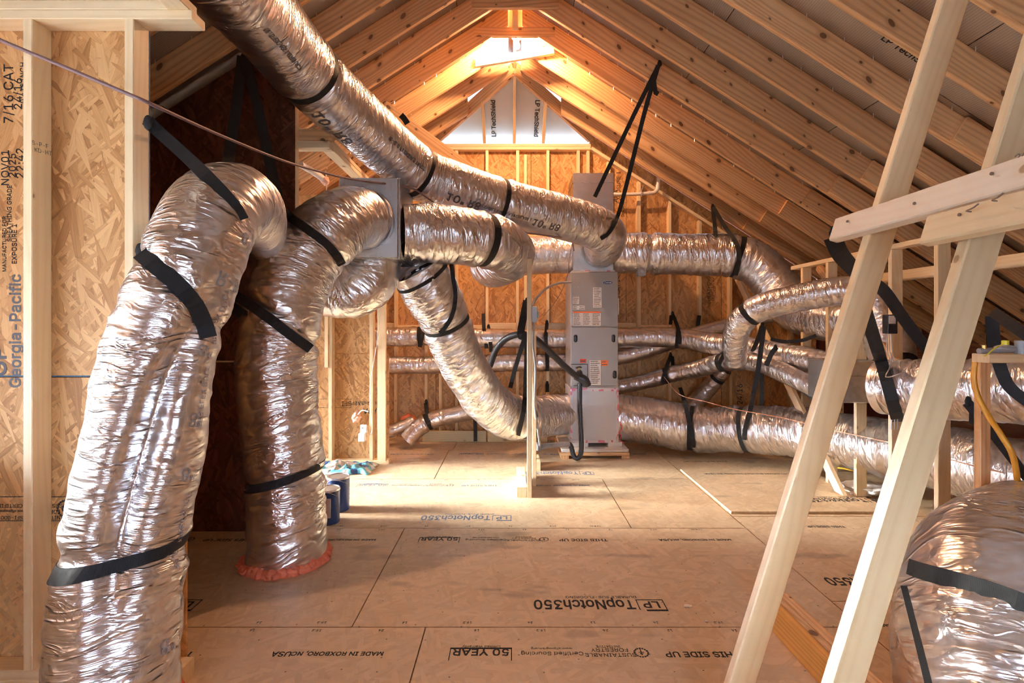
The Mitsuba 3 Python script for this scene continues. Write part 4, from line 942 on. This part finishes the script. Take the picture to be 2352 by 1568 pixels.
strap('long black V strap hanging from a right rafter to the end of the overhead duct', [[(1513, 150, 4.50), (1470, 235, 4.68), (1410, 360, 4.92), (1366, 452, 5.08)], [(1512, 150, 4.50), (1480, 260, 4.66), (1440, 420, 4.88), (1418, 498, 5.0), (1398, 535, 5.1), (1380, 548, 5.14)], [(1512, 150, 4.49), (1502, 180, 4.5), (1506, 212, 4.5), (1512, 216, 4.5)]], width=0.04, on=(d3,), hook=(1515, 146, 4.50))
strap('black strap around the thick duct right of the grey junction box', bands=[(dF, 1112, 550)], width=0.05)
strap('black strap hanging down to the upper diagonal duct', [[(1036, 600, 4.5), (1041, 640, 4.45), (1046, 680, 4.43), (1040, 720, 4.44), (1024, 750, 4.52), (1010, 765, 4.6)]], bands=[(dE, 1027, 742)], width=0.036, on=(dE,))
strap('black strap around the collar end of the diagonal duct under the junction box', bands=[(dE, 968, 632)], width=0.03)
strap('long black straps from beside the slender post down around the bend of the diagonal duct', [[(1205, 775, 5.2), (1185, 840, 5.25), (1172, 890, 5.3)], [(1210, 778, 5.18), (1208, 860, 5.15), (1203, 940, 5.12), (1190, 1000, 5.2)]], bands=[(dE, 1196, 960)], width=0.045, on=(dE,))
strap('blue black strap looped over the refrigerant line behind the slender post', [[(1210, 690, 5.25), (1202, 730, 5.2), (1196, 770, 5.12), (1210, 772, 5.12)]], width=0.075, hook=(1210, 690, 5.25))
strap('black strap around the upper slim duct, left of the diagonal duct', [[(977, 745, 6.3), (970, 770, 6.22), (964, 797, 6.3)]], bands=[(dV1, 967, 772)], width=0.05)
strap('black strap tails above the upper slim duct right of the diagonal duct', [[(1110, 720, 6.5), (1112, 760, 6.3), (1118, 800, 6.28)], [(1122, 752, 6.5), (1126, 780, 6.28), (1128, 808, 6.3)]], width=0.045, hook=(1122, 750, 6.5))
strap('black strap tying both slim ducts just left of the air handler', [[(1256, 742, 6.5), (1254, 775, 6.26), (1255, 800, 6.35)], [(1256, 808, 6.35), (1257, 840, 6.24)]], bands=[(dV2, 1255, 833)], width=0.045, hook=(1256, 740, 6.5))
strap('black strap nailed low on a back wall stud left of the air handler', [[(1257, 882, 6.55), (1257, 900, 6.4)]], width=0.05, hook=(1257, 880, 6.55))
strap('black strap from a stud around the slim duct that rises from the floor', [[(978, 925, 6.5), (980, 945, 6.2), (985, 975, 6.06)]], bands=[(dV3, 985, 968)], width=0.05, hook=(979, 922, 6.5))
strap('black strap end hanging before the treated board', [[(1091, 960, 6.42), (1092, 990, 6.42), (1092, 1013, 6.42)]], width=0.045)
strap('black strap from the lowest rafter looped around the upper right duct', [[(1637, 475, 6.2), (1641, 510, 6.1), (1644, 540, 6.0)], [(1638, 475, 6.2), (1665, 520, 5.9), (1690, 556, 5.68), (1698, 590, 5.58), (1690, 632, 5.65)]], on=(dH,), bands=[(dH, 1692, 590)], width=0.045, hook=(1637, 474, 6.2))
strap('black strap tail on a stud looped over the mid height slim duct', [[(1545, 722, 6.5), (1556, 750, 6.2), (1561, 775, 6.08), (1560, 790, 6.1)], [(1542, 724, 6.5), (1540, 745, 6.4)]], bands=[(dK1, 1558, 777)], width=0.045, hook=(1545, 720, 6.5))
strap('lone short black strap end nailed to a stud above the slim ducts', [[(1606, 724, 6.58), (1604, 738, 6.57), (1602, 750, 6.56)]], width=0.05)
strap('black strap from a stud around the wrinkled rising duct', [[(1541, 815, 6.5), (1532, 840, 6.15), (1524, 870, 6.1), (1526, 882, 6.15)], [(1544, 818, 6.5), (1546, 842, 6.4)]], bands=[(dL, 1530, 862)], width=0.045, hook=(1540, 814, 6.5))
strap('black strap around the arching duct where it bends over', bands=[(dJ, 1722, 722)], width=0.042)
strap('long black strap dropping from the arching duct to the wrinkled duct', [[(1690, 735, 5.1), (1678, 770, 5.2), (1662, 815, 5.45), (1652, 838, 5.58), (1660, 852, 5.6)]], bands=[(dL, 1660, 832)], width=0.042)
strap('black strap from the kicker brace down to the mid height duct', [[(1750, 748, 5.2), (1742, 775, 5.25), (1728, 808, 5.38)]], width=0.042, hook=(1751, 745, 5.2))
strap('long black strap from the kicker brace around the big low duct', [[(1754, 752, 5.1), (1744, 830, 5.08), (1728, 920, 5.04), (1712, 985, 5.02), (1709, 1010, 5.06)]], bands=[(dO, 1712, 986)], width=0.045, on=(dO,), hook=(1755, 755, 5.1))
strap('pair of black straps hanging beside the kicker brace behind the big low duct', [[(1752, 760, 5.35), (1750, 850, 5.6), (1749, 935, 5.7)], [(1784, 797, 5.0), (1772, 812, 5.02), (1760, 840, 5.05)]], width=0.045, hook=(1781, 798, 5.0))
strap('black strap holding the big low duct nearest the air handler', [[(1562, 890, 6.3), (1570, 915, 5.9), (1582, 960, 5.5), (1590, 1000, 5.45), (1592, 1028, 5.55)]], bands=[(dO, 1588, 983)], width=0.045, on=(dO,))
strap('black strap around the slanting branch duct', bands=[(dM, 1648, 866)], width=0.04)
strap('short black strap on the kicker brace reaching behind the near post', [[(1815, 875, 4.85), (1835, 890, 4.8), (1870, 915, 4.7)]], width=0.045, hook=(1815, 872, 4.86))
strap('black strap curved under the shadowed duct below the arching duct', [[(1770, 778, 5.2), (1800, 784, 5.12), (1840, 782, 5.0), (1875, 770, 4.9)]], width=0.035)
strap('black strap bow at the far end of the upper crosspiece running down behind the posts', [[(1912, 545, 2.0), (1935, 590, 2.1), (1985, 640, 2.5), (2030, 668, 2.8), (2080, 738, 3.0), (2140, 815, 3.1)]], width=0.062, hook=(1916, 536, 1.99))
strap('wide black strap hanging from the near post to the big low duct', [[(1982, 700, 3.0), (2005, 770, 3.3), (2030, 850, 3.55), (2055, 940, 3.8), (2076, 1015, 3.92)]], width=0.075, on=(dO, dS))
strap('black strap slanting under the rafters beyond the second post', [[(2280, 715, 2.6), (2315, 740, 2.5), (2360, 772, 2.4), (2420, 815, 2.3)]], width=0.05)
strap('blue black strap looping down behind the gas valve board', [[(2278, 725, 2.75), (2284, 790, 2.75), (2300, 850, 2.75), (2320, 890, 2.72), (2370, 930, 2.65)]], width=0.055)
strap('black strap from the second post down over the big low duct at the right edge', [[(2222, 925, 2.9), (2250, 958, 2.9), (2300, 1020, 2.95), (2350, 1085, 3.0), (2400, 1150, 3.05)], [(2240, 930, 2.95), (2238, 975, 3.0)]], width=0.05, hook=(2224, 922, 2.9))
strap('widest black strap across the huge duct in the lower right corner', [[(2085, 1300, 1.95), (2120, 1312, 1.80), (2200, 1334, 1.68), (2280, 1358, 1.62), (2370, 1392, 1.60), (2460, 1430, 1.62)]], width=0.062, on=(dQ,))
strap('thin black cord hanging down the side of the huge corner duct', [[(2076, 1345, 1.85), (2095, 1420, 1.75), (2118, 1510, 1.62), (2140, 1600, 1.52)]], width=0.02)

# ------------------------------------------------------------------ small things
lb = thing('light_bulb', 'glowing bulb in a lampholder under the ridge', 'lamp')
bc = np.array([RX + 0.02, 5.20, 4.335])
scene[lb + '__bulb'] = {'type': 'sphere', 'center': bc.tolist(), 'radius': 0.036, 'emitter': {'type': 'area', 'radiance': rgb(*BULB)}}
m = trimesh.creation.cylinder(0.022, 0.05, sections=16); m.apply_translation(bc + [0, 0, 0.058]); part(lb, 'socket', mikit.ply(m, 'white_plastic', 30))
m = trimesh.creation.cylinder(0.055, 0.02, sections=24); m.apply_translation(bc + [0, 0, 0.09]); part(lb, 'lampholder', mikit.ply(m, 'white_plastic', 30))

def front(q, ducts, gap=0.012):
    """The point moved just in front of the ducts it passes over."""
    p = P(*q); eye = np.array([0, 0, EYE]); l = np.linalg.norm(p - eye); u = (p - eye) / l
    for d in ducts:
        vd = d.v - eye; vl = np.linalg.norm(vd, axis=1)
        hit = (vd @ u) / vl > 1 - 0.5 * 0.008 ** 2
        if hit.any(): l = min(l, vl[hit].min() - gap)
    return eye + u * l
cb = thing('cable', 'mauve cable slanting across the stud wall and sagging under the overhead duct', 'cable')
part(cb, 'run', tube([P(-120, 40, 1.95), P(0, 92, 2.0), P(170, 163, 1.99), P(290, 214, 2.0), P(350, 240, 2.02), P(500, 308, 2.45), P(640, 365, 2.95), P(720, 390, 3.3), P(800, 410, 3.6), *[front(q, (d3,)) for q in ((870, 420, 3.85), (910, 425, 4.0), (950, 434, 4.3), (980, 454, 4.4), (1010, 474, 4.5), (1040, 490, 4.6), (1065, 502, 4.7), (1100, 512, 4.8), (1140, 521, 4.9), (1180, 529, 5.0), (1220, 536, 5.1), (1270, 543, 5.3))], P(1310, 549, 5.3), P(1318, 575, 5.5)], 'wire_mauve', r=0.0075, n=8, step=0.03))
cb = thing('cable', 'thin white wire hanging down the partition to the outlet', 'cable')
part(cb, 'run', tube([P(868, 690, 5.3), P(869, 760, 5.35), P(862, 810, 5.38), P(852, 870, 5.38), P(851, 940, 5.38), P(855, 985, 5.4), P(849, 1000, 5.4)], 'wire_white', r=0.005, n=6, step=0.03))
cb = thing('cable', 'thin pink wire lying along the big low duct', 'cable')
part(cb, 'run', tube([P(1525, 865, 6.0), P(1560, 905, 5.7), P(1620, 922, 5.55), P(1690, 940, 5.3), P(1800, 960, 4.9), P(1900, 985, 4.5), P(2070, 1022, 3.95), P(2200, 1060, 3.58), P(2300, 1085, 3.4)], 'foam_pale', r=0.004, n=6, step=0.03))
cb = thing('cable', 'thin red brown thermostat wire beside the plenum and along the back wall', 'cable')
part(cb, 'run', tube([P(1318, 545, 5.65), P(1308, 590, 5.7), P(1305, 625, 5.75), P(1290, 668, 5.9), P(1270, 700, 6.2), P(1248, 726, 6.4)], 'wire_mauve', r=0.004, n=6, step=0.03))
ob = thing('outlet', 'white outlet with a plugged in adapter on the partition stud', 'outlet')
o = P(835, 988, 5.42)
part(ob, 'cover', bx((o[0] - 0.035, 5.41, o[2] - 0.03), (o[0] + 0.035, 5.44, o[2] + 0.06), 'white_plastic', 0.006))
part(ob, 'adapter', bx((o[0] - 0.042, 5.36, o[2] - 0.11), (o[0] + 0.03, 5.42, o[2] - 0.02), 'white_plastic', 0.008), 'white plug adapter')
boxes_on(ob, [(-0.01, 0.02, -0.006, 0.035), (0.006, 0.02, 0.01, 0.035)], (o[0], 5.4095, o[2]), (1, 0, 0), (0, 0, 1), 'ink', name='slots')
fb = thing('foam_blob', 'pink foam blob around a white wire on the partition', 'spray foam')
part(fb, 'blob', mikit.ply(blob(P(819, 958, 5.5), (0.05, 0.04, 0.055), 4, 0.9), 'foam_pale', True))
part(fb, 'wire', tube([P(822, 952, 5.48), P(832, 942, 5.45), P(846, 945, 5.44)], 'wire_white', r=0.007, n=8))
fb = thing('foam_blob', 'orange foam mound behind the slim duct at the floor near the back wall', 'spray foam')
part(fb, 'blob', mikit.ply(blob(P(938, 968, 6.45), (0.10, 0.06, 0.09), 5, 0.6), 'foam', True))
rg = thing('foam_ring', 'orange foam ring sealing the foot of the standing duct to the floor', 'spray foam')
pts = []
ms = []
for i, q in enumerate(np.linspace(0, 2 * math.pi, 46, endpoint=False)):
    c = np.array([d2.c[0][0] + 0.242 * math.cos(q), d2.c[0][1] + 0.242 * math.sin(q), 0.018])
    ms.append(blob(c, (0.030 * (0.6 + 0.8 * rng.random()), 0.034 * (0.6 + 0.9 * rng.random()), 0.020 + 0.018 * rng.random()), i, 0.9, sub=2))
part(rg, 'bead', mikit.ply(trimesh.util.concatenate(ms), 'foam', True))
fb = thing('foam_blob', 'orange foam lump at the foot of the stud wall beside the nearest duct', 'spray foam')
part(fb, 'blob', mikit.ply(blob(P(404, 1590, 1.98), (0.035, 0.03, 0.075), 8, 0.6), 'foam', True))
pn = thing('foam_blob', 'orange foam around the white pipe in the framed opening', 'spray foam')
part(pn, 'blob', mikit.ply(blob(P(747, 415, 4.6), (0.035, 0.04, 0.04), 9, 0.8), 'foam_pale', True))
pv = thing('white_vent_pipe', 'white plastic pipe slanting through the framed opening beside the dark wall', 'pipe')
part(pv, 'run', tube([P(690, 378, 4.2), P(720, 395, 4.42), P(747, 414, 4.65)], 'pvc', r=0.028, n=16))
part(pv, 'hanger', tube([P(748, 392, 4.6), P(750, 415, 4.62), P(749, 450, 4.62)], 'silver', r=0.006, n=6), 'metal hanger strap')
pv = thing('white_rod', 'short thin white rod sticking out before the dark wall between the standing ducts', 'pipe')
part(pv, 'run', tube([P(470, 830, 3.615), P(537, 830, 3.63)], 'white_plastic', r=0.007, n=10, step=0.05))

def pail(label, c, r, h, mat, lid):
    k = thing('paint_pail', label, 'pail')
    prof = [(0, 0), (r * 0.96, 0), (r * 0.97, 0.01), (r, h * 0.97), (r * 1.03, h), (r * 0.98, h)]
    m = trimesh.creation.revolve(prof, sections=40); m.apply_translation(c); part(k, 'body', mikit.ply(m, mat, 35))
    prof = [(0, h * 0.985), (r * 0.9, h * 0.985), (r * 0.92, h * 1.0), (r * 1.035, h * 1.0), (r * 1.045, h * 0.95)]
    m = trimesh.creation.revolve(prof, sections=40); m.apply_translation(c); part(k, 'lid', mikit.ply(m, lid, 35), 'silver lid')
    part(k, 'wire_handle', tube([np.asarray(c) + [r * 1.02 * math.cos(a), r * 1.02 * math.sin(a) - 0.02 * math.sin(b), h * 0.80 + 0.0 + 0.05 * math.sin(b)] for a, b in zip(np.linspace(-0.4, -2.7, 9), np.linspace(0, math.pi, 9))], 'silver', r=0.0022, n=6))
    return k
pc = P(758, 1192, 3.86); pc[2] = 0.0
k = pail('dark blue paint pail on the floor beside the foam footed duct, nearer of two', (pc[0] + 0.0, 3.82, 0), 0.085, 0.255, 'pail_blue', 'silver')
part(k, 'paper_label', bx((pc[0] - 0.02, 3.730, 0.06), (pc[0] + 0.05, 3.737, 0.20), 'paper'), 'white paper label')
pail('dark blue paint pail with a shiny lid partly hidden behind the nearer pail', (pc[0] - 0.01, 4.08, 0), 0.085, 0.27, 'pail_blue', 'silver')

bg = thing('crumpled_bag', 'crumpled blue and white plastic bag at the foot of the partition', 'bag')
gx, gy = np.meshgrid(np.linspace(0, 1, 46), np.linspace(0, 1, 30), indexing='ij')
hgt = 0.035 + 0.09 * np.abs(meshkit.fbm(np.stack([gx * 7, gy * 4, gx * 0], -1), 4, 3) - 0.5) * 2 * (1 - (2 * gx - 1) ** 4) * (1 - (2 * gy - 1) ** 4)
edge = np.minimum.reduce([gx, 1 - gx, gy, 1 - gy])
hgt = hgt * np.clip(edge * 12, 0.05, 1)
b0 = np.array([-2.05, 5.0, 0.004])
vx = b0[0] + gx * 0.62 + 0.03 * meshkit.noise(np.stack([gx * 5, gy * 5, 0 * gx], -1), 5)
vy = b0[1] + gy * 0.36 + 0.06 * meshkit.noise(np.stack([gx * 6, gy * 4, 0 * gx + 7], -1), 6)
part(bg, 'film', mikit.ply(grid_mesh(np.stack([vx, vy, b0[2] + hgt], -1)), 'bag', 40))

lum = thing('lumber_stack', 'orange board leaning with darker planks on the floor behind the leaning posts', 'lumber')
part(lum, 'plank', board((1.265, 2.52, 0.068), (1.295, 0.4, 0.068), 0.135, 0.036, (0, 0, 1), 'orange_wood'), 'orange plank on edge')
for i, x in enumerate((1.307, 1.346)): part(lum, 'plank', board((x, 2.56, 0.066), (x + 0.03, 0.4, 0.066), 0.132, 0.036, (0, 0, 1), 'pine'))
part(lum, 'plank', board((1.395, 2.62, 0.045), (1.43, 0.4, 0.045), 0.089, 0.05, (0, 0, 1), 'pine'))
for i, (px, py, D, s) in enumerate(((1580, 1392, 2.66, 0.03), (1622, 1428, 2.52, 0.01))):
    sc = thing('paper_scrap', ('white torn scrap on the bare floor in front of the near post', 'tiny white crumb on the floor near the near post')[i], 'scrap')
    part(sc, 'scrap', mikit.ply(blob((P(px, py, D)[0], D, 0.004), (s * 0.7, s * 0.5, 0.004), i + 3, 0.9, sub=2), 'paper', False))
bb = thing('transformer_box', 'small black box with a white label hung on a knee wall stud', 'electrical box')
o = P(2048, 745, 3.6)
part(bb, 'case', bx((o[0] - 0.04, 3.58, o[2] - 0.065), (o[0] + 0.03, 3.64, o[2] + 0.07), 'black_plastic', 0.004))
part(bb, 'label', bx((o[0] - 0.036, 3.5785, o[2] + 0.005), (o[0] + 0.012, 3.582, o[2] + 0.062), 'paper'), 'white label')
for i, dx in enumerate((-0.012, 0.0, 0.012)):
    part(bb, 'wire', tube([o + [dx, 0.02, -0.06], o + [dx * 1.5, 0.02, -0.18], o + [0.03 + dx, 0.02, -0.30], o + [0.05 + dx, 0.03, -0.5], o + [0.04 + dx * 2, 0.03, -0.75]], 'wire_white', r=0.0035, n=6, step=0.03), 'white wire')
part(bb, 'wire', tube([o + [0.0, 0.0, -0.20], o + [-0.09, -0.1, -0.30], o + [-0.13, -0.12, -0.36], o + [-0.06, -0.16, -0.33], o + [0.06, -0.1, -0.26]], 'wire_white', r=0.004, n=6, step=0.02), 'white wire loop')
gv = thing('gas_valve', 'grey gas pipe with a yellow capped regulator on a short board at the right edge', 'gas valve')
o = P(2260, 800, 2.34)
part(gv, 'pipe', tube([P(2248, 806, 2.36), P(2300, 804, 2.36), P(2460, 800, 2.36)], 'grey_pipe', r=0.013, n=14, step=0.05))
part(gv, 'body', mikit.ply(blob(P(2308, 800, 2.36), (0.045, 0.035, 0.018), 2, 0.1), 'grey_pipe', True))
m = trimesh.creation.cylinder(0.014, 0.026, sections=20); m.apply_translation(P(2309, 788, 2.36)); part(gv, 'cap', mikit.ply(m, 'yellow_cap', 30), 'yellow cap')
m = trimesh.creation.cylinder(0.009, 0.018, sections=12); m.apply_translation(P(2260, 797, 2.36)); part(gv, 'port', mikit.ply(m, 'brass', 30), 'brass port')
part(gv, 'tee', tube([P(2344, 782, 2.34), P(2345, 828, 2.34)], 'grey_pipe', r=0.022, n=14, step=0.02))
part(gv, 'tag', tube([P(2262, 818, 2.33), P(2285, 800, 2.32), P(2300, 792, 2.32)], 'yellow_cap', r=0.003, n=6), 'yellow tag')
gb = thing('valve_board', 'short pale board on a post carrying the gas valve', 'board')
part(gb, 'ledge', board(P(2252, 822, 2.36), P(2520, 822, 2.36), 0.040, 0.089, (0, 0, 1), 'spruce'))
part(gb, 'post', board((P(2256, 0, 2.46)[0], 2.46, 0.02), (P(2256, 0, 2.46)[0], 2.46, 1.295), 0.05, 0.038, (1, 0, 0), 'pine'))
gh = thing('gas_hose', 'yellow flexible gas hose drooping from the valve behind the second post', 'hose')
part(gh, 'run', tube([P(2240, 825, 2.42), P(2237, 870, 2.42), P(2246, 910, 2.40), P(2270, 955, 2.36), P(2300, 1000, 2.3), P(2330, 1060, 2.3), P(2345, 1180, 2.6)], 'gas_yellow', r=0.012, n=12))
gh = thing('gas_hose', 'thin yellow gas line lying on the floor below the big low duct', 'hose')
part(gh, 'run', tube([P(1880, 1070, 5.15), P(1930, 1074, 4.95), P(1960, 1079, 4.8), P(1990, 1082, 4.6), P(2080, 1090, 4.4)], 'gas_yellow', r=0.012, n=10))
iw = thing('insulation_scrap', 'white fluffy insulation scrap on the floor under the big low duct', 'insulation')
part(iw, 'tuft', mikit.ply(blob((3.07, 4.45, 0.05), (0.16, 0.14, 0.06), 6, 1.0), 'insulation_white', True))
fblk = thing('duct_support_block', 'short upright wooden block under the big low duct', 'block')
part(fblk, 'block', board((3.25, 4.12, 0.02), (3.25, 4.12, 0.26), 0.089, 0.038, (1, 0, 0), 'spruce'))

da = thing('damper_actuator', 'small grey plastic box clipped under the upper right duct near the plenum', 'actuator')
o = P(1472, 626, 5.86)
part(da, 'body', bx((o[0] - 0.045, 5.80, o[2] - 0.04), (o[0] + 0.045, 5.92, o[2] + 0.05), 'grey_box', 0.008))
part(da, 'hub', mikit.ply(blob((o[0], 5.79, o[2] + 0.01), (0.025, 0.012, 0.025), 3, 0.1), 'grey_pipe', True))
spk = thing('support_plank', 'tan plank running close behind the overhead duct above its second strap', 'plank')
part(spk, 'length', board(P(880, 248, 4.55), P(1120, 422, 5.35), 0.14, 0.038, (0, 0, 1), 'pine'))
strap('short black strap tail sticking up behind the overhead duct below the bulb', [[(921, 264, 4.45), (929, 273, 4.43), (936, 284, 4.43)]], width=0.05)
fz = 1.862; fx = hx - 0.0193 + LEAN * (fz - 1.828)
text_on(fr + '__crosspiece', '20!', 0.022, (fx, 1.235, fz), (0, -1, 0), (LEAN, 0, 1), 'ink_grey', depth=0.0004)
for t, dz in (('S-P-F  2', 0.0), ('KD-HT', -0.026)):
    text_on('wall_left__stud', t, 0.017, ((52 - CX) / F * LY + 0.0382, 2.10, 2.20 + dz), (0, 1, 0.12), (0, -0.12, 1), 'ink_grey', depth=0.0003)
